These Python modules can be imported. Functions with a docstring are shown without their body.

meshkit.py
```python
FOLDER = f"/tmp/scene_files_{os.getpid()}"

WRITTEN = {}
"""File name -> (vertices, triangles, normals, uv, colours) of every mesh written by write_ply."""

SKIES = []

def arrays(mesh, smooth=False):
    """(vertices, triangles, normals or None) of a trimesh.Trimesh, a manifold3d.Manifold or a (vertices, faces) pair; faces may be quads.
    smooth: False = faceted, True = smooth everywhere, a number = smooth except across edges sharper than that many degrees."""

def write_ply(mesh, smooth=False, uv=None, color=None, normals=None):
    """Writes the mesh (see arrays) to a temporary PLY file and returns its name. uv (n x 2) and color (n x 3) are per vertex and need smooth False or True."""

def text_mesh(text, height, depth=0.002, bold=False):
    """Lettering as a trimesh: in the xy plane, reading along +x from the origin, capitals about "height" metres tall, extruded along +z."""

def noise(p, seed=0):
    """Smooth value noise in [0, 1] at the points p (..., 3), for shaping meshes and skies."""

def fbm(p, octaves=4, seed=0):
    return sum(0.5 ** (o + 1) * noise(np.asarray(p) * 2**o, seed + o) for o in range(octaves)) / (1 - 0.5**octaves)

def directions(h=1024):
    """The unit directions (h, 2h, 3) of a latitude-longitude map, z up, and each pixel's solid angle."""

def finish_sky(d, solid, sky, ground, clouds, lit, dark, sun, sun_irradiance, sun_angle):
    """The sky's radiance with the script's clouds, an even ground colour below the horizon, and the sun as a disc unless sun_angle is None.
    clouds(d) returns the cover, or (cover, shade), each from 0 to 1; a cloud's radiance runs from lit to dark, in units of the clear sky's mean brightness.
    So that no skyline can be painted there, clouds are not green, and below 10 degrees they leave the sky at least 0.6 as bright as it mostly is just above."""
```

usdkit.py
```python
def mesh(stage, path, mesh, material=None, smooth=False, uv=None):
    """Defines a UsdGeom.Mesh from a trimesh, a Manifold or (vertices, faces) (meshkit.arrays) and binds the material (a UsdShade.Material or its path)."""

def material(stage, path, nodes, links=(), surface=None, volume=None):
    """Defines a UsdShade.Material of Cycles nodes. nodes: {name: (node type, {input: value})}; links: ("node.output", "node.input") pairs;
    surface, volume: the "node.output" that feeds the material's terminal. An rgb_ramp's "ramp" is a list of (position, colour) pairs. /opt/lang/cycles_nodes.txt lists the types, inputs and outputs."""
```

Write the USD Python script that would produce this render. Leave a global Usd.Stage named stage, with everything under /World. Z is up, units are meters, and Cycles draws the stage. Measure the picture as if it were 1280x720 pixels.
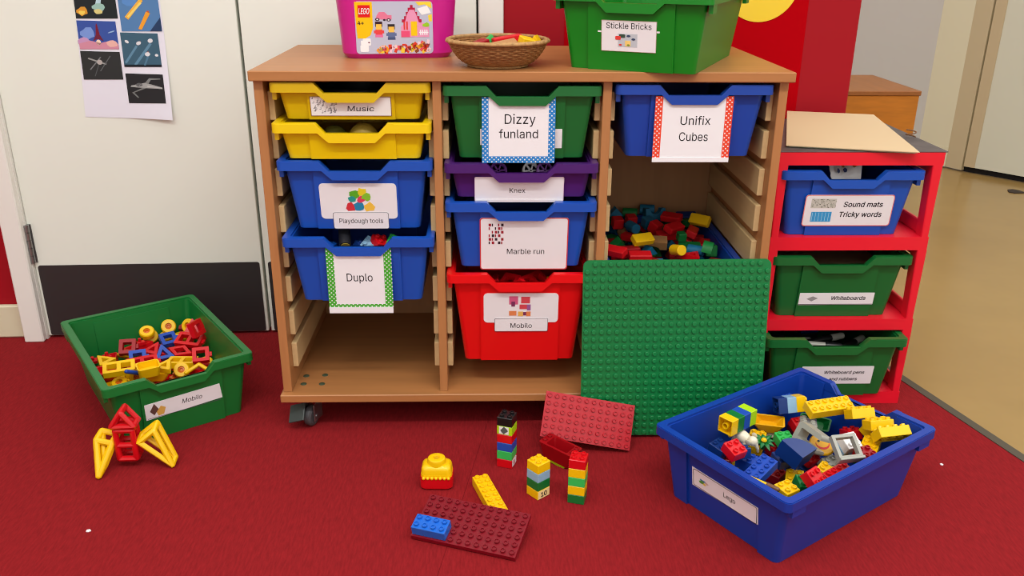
import math, random
import numpy as np, trimesh, manifold3d, usdkit, meshkit
from manifold3d import Manifold, CrossSection
from shapely.geometry import Polygon, box as sbox, Point
from shapely import affinity
from shapely.ops import unary_union
from pxr import Usd, UsdGeom, UsdLux, UsdShade, Gf, Sdf, Vt

random.seed(7); rng = np.random.default_rng(7)
stage = Usd.Stage.CreateInMemory()
UsdGeom.SetStageUpAxis(stage, UsdGeom.Tokens.z); UsdGeom.SetStageMetersPerUnit(stage, 1.0)
UsdGeom.Xform.Define(stage, '/World'); UsdGeom.Scope.Define(stage, '/World/Looks')
stage.SetDefaultPrim(stage.GetPrimAtPath('/World'))

# ---------------------------------------------------------------- camera
YAW, PITCH, ROLL, EYE, FPX = .0292, .3729, .0070, np.array([-.068, -1.6569, .9821]), 1090.7
_F = np.array([math.sin(YAW)*math.cos(PITCH), math.cos(YAW)*math.cos(PITCH), -math.sin(PITCH)])
_R0 = np.array([math.cos(YAW), -math.sin(YAW), 0.]); _U0 = np.cross(_R0, _F)
_R = math.cos(ROLL)*_R0 + math.sin(ROLL)*_U0; _U = -math.sin(ROLL)*_R0 + math.cos(ROLL)*_U0
cam = UsdGeom.Camera.Define(stage, '/World/camera')
cam.AddTransformOp().Set(Gf.Matrix4d(*[float(v) for row in ((*_R, 0), (*_U, 0), (*-_F, 0), (*EYE, 1)) for v in row]))
cam.CreateHorizontalApertureAttr(36.0); cam.CreateVerticalApertureAttr(20.25)
cam.CreateFocalLengthAttr(36.0*FPX/1280); cam.CreateClippingRangeAttr(Gf.Vec2f(.05, 100)); cam.CreateExposureAttr(0.16)

# ---------------------------------------------------------------- light: daylight of the room + ceiling strip lamps
dome = UsdLux.DomeLight.Define(stage, '/World/room_daylight'); dome.CreateColorAttr(Gf.Vec3f(1.0, .985, .97)); dome.CreateIntensityAttr(.42)
def strip(name, pos, sx, sy, power, col, aim=None):
    l = UsdLux.RectLight.Define(stage, '/World/'+name); l.CreateWidthAttr(sx); l.CreateHeightAttr(sy)
    l.CreateIntensityAttr(power); l.CreateColorAttr(Gf.Vec3f(*col)); l.CreateNormalizeAttr(False)
    z = np.array([0, 0, 1.]) if aim is None else (np.array(pos, float)-np.array(aim, float))
    z /= np.linalg.norm(z); x = np.cross([0, 1, 0] if abs(z[2]) > .8 else [0, 0, 1], z); x /= np.linalg.norm(x); y = np.cross(z, x)
    l.AddTransformOp().Set(Gf.Matrix4d(*[float(v) for row in ((*x, 0), (*y, 0), (*z, 0), (*pos, 1)) for v in row]))
strip('ceiling_lamp', (.1, -1.45, 2.55), 2.6, .20, 25., (1, .98, .95))
strip('ceiling_lamp_001', (3.2, .9, 2.6), .4, 2.4, 3.5, (1, .98, .95))

# ---------------------------------------------------------------- helpers
def ray(px): return _F + _R*(px[0]-640)/FPX - _U*(px[1]-360)/FPX
def hit(px, n, d):
    n = np.asarray(n, float); v = ray(px); return EYE + v*((d - EYE@n)/(v@n))
def hz(px, z=0): return hit(px, (0, 0, 1), z)
def hy(px, y): return hit(px, (0, 1, 0), y)
def lin(c):
    c = np.array(c, float)/255; return tuple(np.where(c < .04045, c/12.92, ((c+.055)/1.055)**2.4))

_mats = {}
def mat(name, rgb, rough=.4, spec=.5, var=0., vscale=(6, 6, 6), bump=0., bscale=(200, 200, 200), obj=False, **kw):
    if name in _mats: return _mats[name]
    base = lin(rgb)
    nodes = {'p': ('principled_bsdf', {'base_color': base, 'roughness': rough, 'specular_ior_level': spec, **kw})}; links = []
    if var or bump:
        nodes['g'] = ('texture_coordinate', {}) if obj else ('geometry', {})
        out = 'g.object' if obj else 'g.position'
    if var:
        nodes['m'] = ('mapping', {'scale': vscale}); nodes['n'] = ('noise_texture', {'scale': 1., 'detail': 4., 'roughness': .6})
        nodes['r'] = ('rgb_ramp', {'ramp': [(.25, tuple(np.clip(np.array(base)*(1-var), 0, 1))), (.75, tuple(np.clip(np.array(base)*(1+var), 0, 1)))]})
        links += [(out, 'm.vector'), ('m.vector', 'n.vector'), ('n.fac', 'r.fac'), ('r.color', 'p.base_color')]
    if bump:
        nodes['bm'] = ('mapping', {'scale': bscale}); nodes['bn'] = ('noise_texture', {'scale': 1., 'detail': 3.})
        nodes['b'] = ('bump', {'strength': bump, 'distance': .002})
        links += [(out, 'bm.vector'), ('bm.vector', 'bn.vector'), ('bn.fac', 'b.height'), ('b.normal', 'p.normal')]
    _mats[name] = usdkit.material(stage, '/World/Looks/'+name, nodes, links, surface='p.BSDF')
    return _mats[name]

COL = dict(yellow=(238, 190, 6), deep_yellow=(225, 165, 5), blue=(28, 72, 170), mid_blue=(20, 100, 200), navy=(14, 48, 112), light_blue=(140, 178, 205), green=(10, 112, 48), light_green=(52, 185, 85), lime=(170, 212, 20),
           red=(205, 10, 22), dark_red=(150, 6, 16), black=(18, 18, 20), grey=(158, 158, 148), cream=(225, 215, 190), white=(235, 232, 228), teal=(20, 105, 140), orange=(205, 105, 22), brown=(120, 82, 50), wood=(178, 130, 80), purple=(82, 28, 118), pink=(215, 35, 140))
def plastic(c): return mat('plastic_'+c, COL[c], .32, .45)
def painted(c): return mat('painted_'+c, COL[c], .55, .35)
def ink(name, rgb): return mat('ink_'+name, rgb, .6, .2)
PAPER = mat('paper_white', (230, 228, 230), .6, .25)
WOOD = mat('beech_laminate', (170, 114, 66), .42, .4, var=.10, vscale=(3, 45, 45))
WOODV = mat('beech_laminate_upright', (172, 117, 70), .42, .4, var=.10, vscale=(45, 45, 3))
WOODB = mat('beech_laminate_back', (166, 120, 80), .5, .3, var=.08, vscale=(40, 40, 3))
RUN = mat('runner_birch', (206, 176, 126), .5, .3, var=.07, vscale=(60, 5, 60))
STEEL = mat('brushed_steel', (150, 150, 150), .35, .5, metallic=.9)
RUBBER = mat('grey_rubber', (70, 70, 72), .5, .4)

_count = {}
def free(parent, name):
    k = (parent, name); n = _count.get(k, 0); _count[k] = n+1
    return f'{parent}/{name}' + (f'_{n:03d}' if n else '')
def tag(p, label=None, cat=None, group=None, kind=None):
    for k, v in (('label', label), ('category', cat), ('group', group), ('kind', kind)):
        if v: p.SetCustomDataByKey(k, v)
def M4(loc=(0, 0, 0), R=None):
    m = np.eye(4); m[:3, 3] = loc
    if R is not None: m[:3, :3] = R
    return m
def Rz(a): c, s = math.cos(a), math.sin(a); return np.array([[c, -s, 0], [s, c, 0], [0, 0, 1.]])
def Rx(a): c, s = math.cos(a), math.sin(a); return np.array([[1., 0, 0], [0, c, -s], [0, s, c]])
def Ry(a): c, s = math.cos(a), math.sin(a); return np.array([[c, 0, s], [0, 1., 0], [-s, 0, c]])
def rot(yaw=0, tilt=0, roll=0): return Rz(math.radians(yaw))@Rx(math.radians(tilt))@Ry(math.radians(roll))
def setm(x, m): x.MakeMatrixXform().Set(Gf.Matrix4d(*[float(v) for v in np.asarray(m).T.ravel()]))
def thing(name, label, cat, m=None, group=None, kind=None, like=None):
    path = free('/World', name); x = UsdGeom.Xform.Define(stage, path)
    if like: x.GetPrim().GetReferences().AddInternalReference(like); x.GetPrim().SetInstanceable(True)
    setm(x, np.eye(4) if m is None else m); tag(x.GetPrim(), label, cat, group, kind)
    return path
def part(parent, name, mesh, m, label=None, kind=None, smooth=30):
    path = free(parent, name); g = usdkit.mesh(stage, path, mesh, m, smooth=smooth); tag(g.GetPrim(), label, None, None, kind)
    return path
def struct(name, mesh, m, smooth=30, label=None):
    path = free('/World', name); g = usdkit.mesh(stage, path, mesh, m, smooth=smooth); tag(g.GetPrim(), label, None, None, 'structure'); return path
def structx(name, label=None):
    path = free('/World', name); x = UsdGeom.Xform.Define(stage, path); tag(x.GetPrim(), label, None, None, 'structure'); return path
KINDS = stage.CreateClassPrim('/World/kinds')
_kinds = {}
def kind_of(key, build):
    if key not in _kinds:
        p = '/World/kinds/'+key; UsdGeom.Xform.Define(stage, p); build(p); _kinds[key] = p
    return _kinds[key]

def cat_(*ms): return trimesh.util.concatenate([tm(m) for m in ms])
def tm(m):
    if isinstance(m, trimesh.Trimesh): return m
    q = m.to_mesh(); return trimesh.Trimesh(q.vert_properties[:, :3], q.tri_verts, process=False)
def bx(x0, x1, y0, y1, z0, z1, c=.0008):
    """box with chamfered edges"""
    c = min(c, abs(x1-x0)*.3, abs(y1-y0)*.3, abs(z1-z0)*.3)
    if c <= 0: return tm(Manifold.cube((x1-x0, y1-y0, z1-z0)).translate((x0, y0, z0)))
    pts = []
    for ax in range(3):
        lo = np.array([x0, y0, z0], float); hi = np.array([x1, y1, z1], float)
        l2, h2 = lo+c, hi-c; l2[ax] = lo[ax]; h2[ax] = hi[ax]
        pts += [(a, b, d) for a in (l2[0], h2[0]) for b in (l2[1], h2[1]) for d in (l2[2], h2[2])]
    return tm(Manifold.hull_points(np.array(pts)))
def hullb(b0, z0, b1, z1, r0=.012, r1=.012, n=4):
    """hull of two rounded rectangles (x0,x1,y0,y1) at z0 and z1"""
    pts = []
    for (x0, x1, y0, y1), z, r in ((b0, z0, r0), (b1, z1, r1)):
        for cx, cy, a0 in ((x1-r, y1-r, 0), (x0+r, y1-r, 90), (x0+r, y0+r, 180), (x1-r, y0+r, 270)):
            for k in range(n+1):
                a = math.radians(a0+90*k/n); pts.append((cx+r*math.cos(a), cy+r*math.sin(a), z))
    return Manifold.hull_points(np.array(pts))
def cyl(r, h, n=24, z=0, r2=None): return tm(Manifold.cylinder(h, r, r if r2 is None else r2, n).translate((0, 0, z)))
def lathe(prof, n=48): return trimesh.creation.revolve(np.array(prof, float), sections=n)
def capsule(a, b, r, n=8):
    s = Manifold.sphere(r, n); return Manifold.batch_hull([s.translate(tuple(map(float, a))), s.translate(tuple(map(float, b)))])
def bars(P, edges, r, n=8): return Manifold.batch_boolean([capsule(P[i], P[j], r, n) for i, j in edges], manifold3d.OpType.Add)
def prism(poly, h):
    g = [poly] if isinstance(poly, Polygon) else list(poly.geoms)
    return trimesh.util.concatenate([trimesh.creation.extrude_polygon(q, h, engine='earcut') for q in g if q.area > 1e-10])
def rrect(u0, u1, v0, v1, r=.004):
    return sbox(u0+r, v0+r, u1-r, v1-r).buffer(r, quad_segs=4) if r > 0 else sbox(u0, v0, u1, v1)
class Frame:
    """a plane: origin o, axes u, v and outward normal n"""
    def __init__(s, o, u, v): s.o, s.u, s.v = np.array(o, float), np.array(u, float), np.array(v, float); s.u /= np.linalg.norm(s.u); s.v /= np.linalg.norm(s.v); s.n = np.cross(s.u, s.v)
    def flat(s, shape, off=0, h=.0004):
        m = prism(shape, h) if not isinstance(shape, trimesh.Trimesh) else shape.copy()
        v = np.array(m.vertices); v[:, 2] += off
        m.vertices = s.o + v[:, :1]*s.u + v[:, 1:2]*s.v + v[:, 2:]*s.n
        return m
    def text(s, t, u, v, height, off, bold=False, slant=0., align='c', depth=.0003, width=None):
        m = meshkit.text_mesh(t, height, depth, bold); b = m.bounds; p = np.array(m.vertices)
        if width: p[:, 0] *= width/(b[1, 0]-b[0, 0])
        p[:, 0] += slant*p[:, 1]
        b0, b1 = p[:, 0].min(), p[:, 0].max()
        p[:, 0] += u - {'c': (b0+b1)/2, 'l': b0, 'r': b1}[align]; p[:, 1] += v; m.vertices = p
        return s.flat(m, off)
    def uv(s, px, m=None):
        """where the ray through px meets this plane (m: the local-to-world matrix of the plane's thing)"""
        o, u, v, n = (s.o, s.u, s.v, s.n) if m is None else (m[:3, :3]@s.o+m[:3, 3], m[:3, :3]@s.u, m[:3, :3]@s.v, m[:3, :3]@s.n)
        q = hit(px, n, n@o) - o; return q@u, q@v
def blob(cu, cv, r, n=9, seed=0):
    g = np.random.default_rng(seed); a = np.linspace(0, 2*math.pi, n, endpoint=False); k = r*(.7+.5*g.random(n))
    return Polygon(np.c_[cu+k*np.cos(a), cv+k*np.sin(a)])
# ================================================================ the setting
WN = np.array([-.042, 1, 0]); WN /= np.linalg.norm(WN); WD = WN@np.array([-.95, .513, 0])   # plane of the door leaves
WU = np.array([WN[1], -WN[0], 0])
WF = Frame(WN*WD, WU, (0, 0, 1))           # u to the right along the wall, v up, normal towards the room
def wpx(px, off=0.): return WF.uv(px) if not off else Frame(WN*(WD-off), WU, (0, 0, 1)).uv(px)
def wu(px): return wpx(px)[0]

CREAM = mat('door_cream', (230, 234, 222), .45, .4)
CREAM2 = mat('frame_cream', (232, 230, 222), .45, .4)
CARPET = mat('carpet_red', (132, 26, 30), .95, .1, var=.22, vscale=(260, 40, 40), bump=.55, bscale=(420, 120, 120))
LINO = mat('lino_beige', (154, 124, 72), .22, .5, var=.07, vscale=(5, 5, 5))
REDWALL = mat('wall_red_paint', (158, 14, 28), .6, .18)
REDPAPER = mat('backing_paper_red', (172, 0, 12), .8, .04)
WHITEW = mat('wall_white_paint', (190, 187, 182), .6, .3)
KICK = mat('kick_plate_charcoal', (48, 44, 44), .42, .45)
JAMB = mat('jamb_cream_green', (214, 208, 178), .5, .35)
EDGE = mat('carpet_edge_strip', (78, 70, 56), .55, .3)

# floor of lino, carpet laid on it in two sheets with a seam
struct('floor', bx(-4, 6, -5, 7, -.09, -.007, 0), LINO)
e0, e1 = np.array([.943, .212]), np.array([1.033, -.143]); ed = (e0-e1)/np.linalg.norm(e0-e1)
eA, eB = e0+ed*.42, e1-ed*3.2
s0_, s1_ = np.array([-.057, .119]), np.array([-.155, -.469]); sd = (s0_-s1_)/np.linalg.norm(s0_-s1_); sA, sB = s0_+sd*.5, s1_-sd*3
sn = np.array([sd[1], -sd[0]])*.00025
cp = structx('carpet')
part(cp, 'carpet_sheet', prism(Polygon([(-3.2, -3.4), sB-sn, sA-sn, (-3.2, .62)]), .0068).apply_translation((0, 0, -.0068)), CARPET)
part(cp, 'carpet_sheet', prism(Polygon([sB+sn, eB, eA, sA+sn]), .0068).apply_translation((0, 0, -.0068)), CARPET)
en = np.array([ed[1], -ed[0]])*.022
struct('trim_1', prism(Polygon([eB, eB+en, eA+en, eA]), .0085).apply_translation((0, 0, -.0068)), EDGE)

def wbox(u0, u1, v0, v1, d0, d1, c=.002):   # box on the door wall: d = distance out of the door plane
    m = bx(u0, u1, v0, v1, d0, d1, c); return WF.flat(m)
def wprism(shape, d0, h): return WF.flat(shape, d0, h)
uL, uM, uR = wu((62, 421)), wu((338, 415)), wu((597, 20))
uj0 = wpx((31, 428), .03)[0]; uj1 = wu((629, 30))
# left leaf
d1 = structx('door_1')
part(d1, 'leaf', wbox(uL, uM-.003, .006, 2.05, -.04, 0, .0015), CREAM)
kp = lambda a, b: rrect(a, b, .008, .205, .006)
part(d1, 'kick_plate', wprism(kp(uL+.007, uM-.010), 0, .002), KICK)
for zc in (.265, 1.05, 1.85):
    hg = part(d1, 'hinge', WF.flat(bx(uL+.001, uL+.010, zc-.052, zc+.052, .0, .0012, .0004)), STEEL, 'brushed steel butt hinge')
    for k in range(5):
        kn = cyl(.0065, .0196, 14).apply_translation((0, 0, zc-.05+.0205*k)); p = np.array(kn.vertices)
        kn.vertices = WF.o + (uL+.002+p[:, :1])*WF.u + p[:, 2:]*WF.v + (p[:, 1:2]+.0085)*WF.n; part(hg, 'knuckle', kn, STEEL)
part(d1, 'weather_bead', wbox(wpx((55, 427), .03)[0]+.0005, uL-.004, 0, 2.05, -.03, .010, .003), CREAM2)
part(d1, 'door_stop', wbox(uL-.036, uL+.003, 0, 2.05, -.062, -.042, .001), CREAM2); part(d1, 'door_stop', wbox(uM-.012, uM+.012, 0, 2.05, -.062, -.042, .001), KICK)
# second leaf, behind the cabinet
d2 = structx('door_2')
part(d2, 'leaf', wbox(uM+.004, uR-.003, .006, 2.05, -.04, 0, .0015), CREAM)
part(d2, 'kick_plate', wprism(kp(uM+.012, uR-.012), 0, .002), KICK)
part(d2, 'door_stop', wbox(uR-.012, uR+.012, 0, 2.05, -.062, -.042, .001), KICK)
# frame
uf = wpx((55, 427), .03)[0]; struct('trim_2', wbox(uj0, uf, 0, 2.12, -.06, .03, .003), CREAM2)
struct('trim_3', wbox(uR+.002, uj1, 0, 2.12, -.06, .012, .003), CREAM2)
part('/World/trim_3', 'door_stop', wbox(uR+.002, uR+.010, .0, 2.05, .012, .016, .001), CREAM2) if False else None
struct('trim_4', wbox(uj0, uj1, 2.06, 2.14, -.06, .012, .003), CREAM2)
# walls of red paint
uE = wu((1070, 70))
struct('wall_left', wbox(-3.4, uj0-.004, 0, 2.7, -.16, -.02, .001), REDWALL)
struct('baseboard_left', wbox(-3.4, uj0-.001, 0, .092, -.02, -.004, .004), JAMB)
struct('wall_back', wbox(uj1+.0005, uE, 0, 2.7, -.16, -.01, .003), REDWALL)
struct('wall_above_doors', wbox(uj0, uj1, 2.14, 2.7, -.16, -.02, 0), REDWALL)
pb = part('/World/wall_back', 'backing_paper', wprism(sbox(wu((706, 40)), .2, wu((1005, 66)), 1.6), -.01, .0012), REDPAPER)

# the rest of the room, behind and beside the camera
struct('wall_front', cat_(bx(-3.4, 6, -4.6, -4.5, 0, .85, 0), bx(-3.4, 6, -4.6, -4.5, 2.4, 2.7, 0), *[bx(x, x+.12, -4.6, -4.5, .85, 2.4, 0) for x in (-3.4, -1.1, 1.2, 3.5, 5.88)]), mat('wall_room_paint', (220, 216, 206), .7, .2))
struct('wall_side', bx(-3.4, -3.25, -4.5, .4, 0, 2.7, 0), mat('wall_room_paint', (220, 216, 206), .7, .2))
struct('wall_right', bx(5.6, 5.8, -4.5, 6.5, 0, 2.7, 0), mat('wall_room_paint', (220, 216, 206), .7, .2))
# room beyond: white wall, frame and a door standing ajar, far off
struct('wall_far', bx(.4, 2.085, 2.56, 2.7, 0, 2.7, .001), WHITEW)
def upright(a, b, z0, z1, th):   # slab standing between two floor points
    a, b = np.array(a), np.array(b); d = (b-a)/np.linalg.norm(b-a); n = np.array([-d[1], d[0]])*th
    return prism(Polygon([a, b, b+n, a+n]), z1-z0).apply_translation((0, 0, z0))
q1, q2, q3, q4 = hz((1161, 205))[:2], hz((1181, 208))[:2], hz((1202, 213))[:2], hz((1290, 229))[:2]
q0 = np.array([2.06, 2.56])
qd = (q4-q3)/np.linalg.norm(q4-q3)
struct('trim_5', upright(q0, q2, 0, 2.6, .1), JAMB)
struct('trim_6', upright(q2, q3-qd*.004, 0, 2.6, .12), mat('jamb_beige', (196, 180, 144), .5, .35))
struct('baseboard_far', upright(q0-[0, .004], q2-[0.002, .004], 0, .095, .012), JAMB)
d3 = structx('door_3')
part(d3, 'leaf', upright(q3+qd*.006, q3+qd*.95, .022, 2.3, .04), mat('door_far_cream', (206, 206, 186), .45, .4))
nn = np.array([-qd[1], qd[0]])*.0
part(d3, 'lipping', upright(q3+qd*.006-np.array([-qd[1], qd[0]])*.003, q3+qd*.055-np.array([-qd[1], qd[0]])*.003, .022, 2.3, .003), mat('lipping_beige', (190, 172, 136), .5, .35))
struct('trim_7', upright(q3+qd*.0-np.array([-qd[1], qd[0]])*(-.02), q3+qd*.95+np.array([-qd[1], qd[0]])*.02, -.006, .02, .012), mat('door_gap_seal', (24, 22, 22), .7, .2))

# ---------------------------------------------------------------- storage cabinet
cab = thing('storage_cabinet', 'long beech three-column tray cabinet on castors, standing before the cream doors', 'cabinet')
XL, XR, DEP = -.5115, .5125, .463
part(cab, 'top_panel', bx(XL, XR, 0, DEP, .7465, .7654, .0016), WOOD)
part(cab, 'bottom_panel', bx(XL, XR, 0, DEP, .0718, .0897, .0016), WOOD)
UP = [(-.507, -.489), (-.1725, -.156), (.1515, .1685), (.4885, .5055)]
for i, (a, b) in enumerate(UP): part(cab, 'side_panel' if i in (0, 3) else 'divider', bx(a, b, .016, .446, .0897, .7465, .001), WOODV)
part(cab, 'back_panel', bx(-.507, .5055, .446, .459, .0897, .7465, .001), WOODB)
for i in range(3):
    for x0, s in ((UP[i][1], 1), (UP[i+1][0], -1)):
        for k in range(9):
            z1 = .722 - .0758*k
            if z1-.056 < .09: continue
            part(cab, 'runner', bx(min(x0, x0+s*.0115), max(x0, x0+s*.0115), .046, .430, z1-.056, z1, .0012), RUN)
for px in ((383, 470), (406.5, 469), (379.5, 480), (402.5, 480)):
    c = hz(px, .0897); part(cab, 'bolt_head', lathe([(0, .0022), (.004, .0022), (.0066, .0008), (.0068, 0), (0, 0)], 16).apply_translation(tuple(c)), mat('bolt_dark_green', (62, 72, 52), .5, .5))
def castor(x, y, yaw, brake):
    R = Rz(yaw); T = lambda m: tm(m).apply_transform(M4((x, y, 0), R))
    fk = cat_(cyl(.016, .006, 20, .0655), cyl(.006, .014, 12, .053), bx(-.013, .013, -.012, .012, .050, .055, .002), bx(-.0135, -.011, -.030, .004, .014, .054, .001), bx(.011, .0135, -.030, .004, .014, .054, .001))
    c = part(cab, 'castor', T(fk), STEEL)
    part(c, 'wheel', T(lathe([(.004, -.009), (.018, -.009), (.0225, -.006), (.0235, 0), (.0225, .006), (.018, .009), (.004, .009)], 28).apply_transform(M4((0, -.020, .0237), Ry(math.pi/2)))), RUBBER)
    part(c, 'axle_bolt', T(cyl(.0045, .030, 12, -.015).apply_transform(M4((0, -.020, .0237), Ry(math.pi/2)))), STEEL)
    if brake: part(c, 'brake_pedal', T(bx(-.020, .020, -.020, .020, -.002, .002, .0008).apply_transform(M4((-.020, -.044, .038), Rz(-.35)@Rx(.85)@Rz(.5)))), mat('pedal_dark', (58, 66, 64), .4, .5))
castor(-.449, .052, -.35, True); castor(.449, .052, .3, True); castor(-.449, .40, .8, False); castor(.449, .40, -.6, False)

# ---------------------------------------------------------------- red tray rack to the right
RED_RACK = mat('rack_red_plastic', (226, 22, 44), .35, .45)
rack = thing('tray_rack', 'low red plastic three-tier tray rack beside the beech cabinet', 'rack')
rx0, rx1, ry0, ry1 = .536, .884, .110, .478
tiers = [(.0, .030), (.186, .213), (.375, .405), (.562, .589)]
for i, (a, b) in enumerate(tiers):
    if i == 3: part(rack, 'top_frame', tm(Manifold.cube((rx1-rx0, ry1-ry0, b-a)).translate((rx0, ry0, a)) - Manifold.cube((rx1-rx0-.03, ry1-ry0-.03, .02)).translate((rx0+.015, ry0+.015, a-.002))), RED_RACK)
    else:
        m = Manifold.cube((rx1-rx0-.004, ry1-ry0, b-a)).translate((rx0+.002, ry0, a)) - Manifold.cube((rx1-rx0-.03, ry1-ry0-.03, b-a)).translate((rx0+.015, ry0+.015, a-.008))
        part(rack, 'shelf', tm(m), RED_RACK)
for i in range(3):
    a, b = tiers[i][1], tiers[i+1][0]
    for x0, x1, s in ((rx0, rx0+.022, 1), (rx1-.022, rx1, -1)):
        for y0, y1 in ((ry0, ry0+.03), (ry1-.03, ry1)):
            off = .0 if s > 0 else 0
            part(rack, 'post', tm(hullb((x0+.003, x1-.003, y0, y1), a, (x0, x1, y0, y1), b, .003, .003)), RED_RACK)
        part(rack, 'side_rail', bx(x0+.007, x1-.007, ry0+.03, ry1-.03, a, a+.030, .002), RED_RACK)
        part(rack, 'side_rail', bx(x0+.007, x1-.007, ry0+.03, ry1-.03, b-.022, b, .002), RED_RACK)
    part(rack, 'back_panel', bx(rx0+.022, rx1-.022, ry1-.012, ry1-.004, a, b, .001), RED_RACK)
tl = thing('rack_top_sheet', 'dark grey marbled sheet covering the top of the red rack', 'sheet')
part(tl, 'sheet', bx(rx0+.001, rx1+.006, ry0+.001, ry1+.002, .589, .5915, .0008), mat('sheet_dark_grey', (82, 74, 72), .5, .4, var=.35, vscale=(30, 30, 30)))
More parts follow.
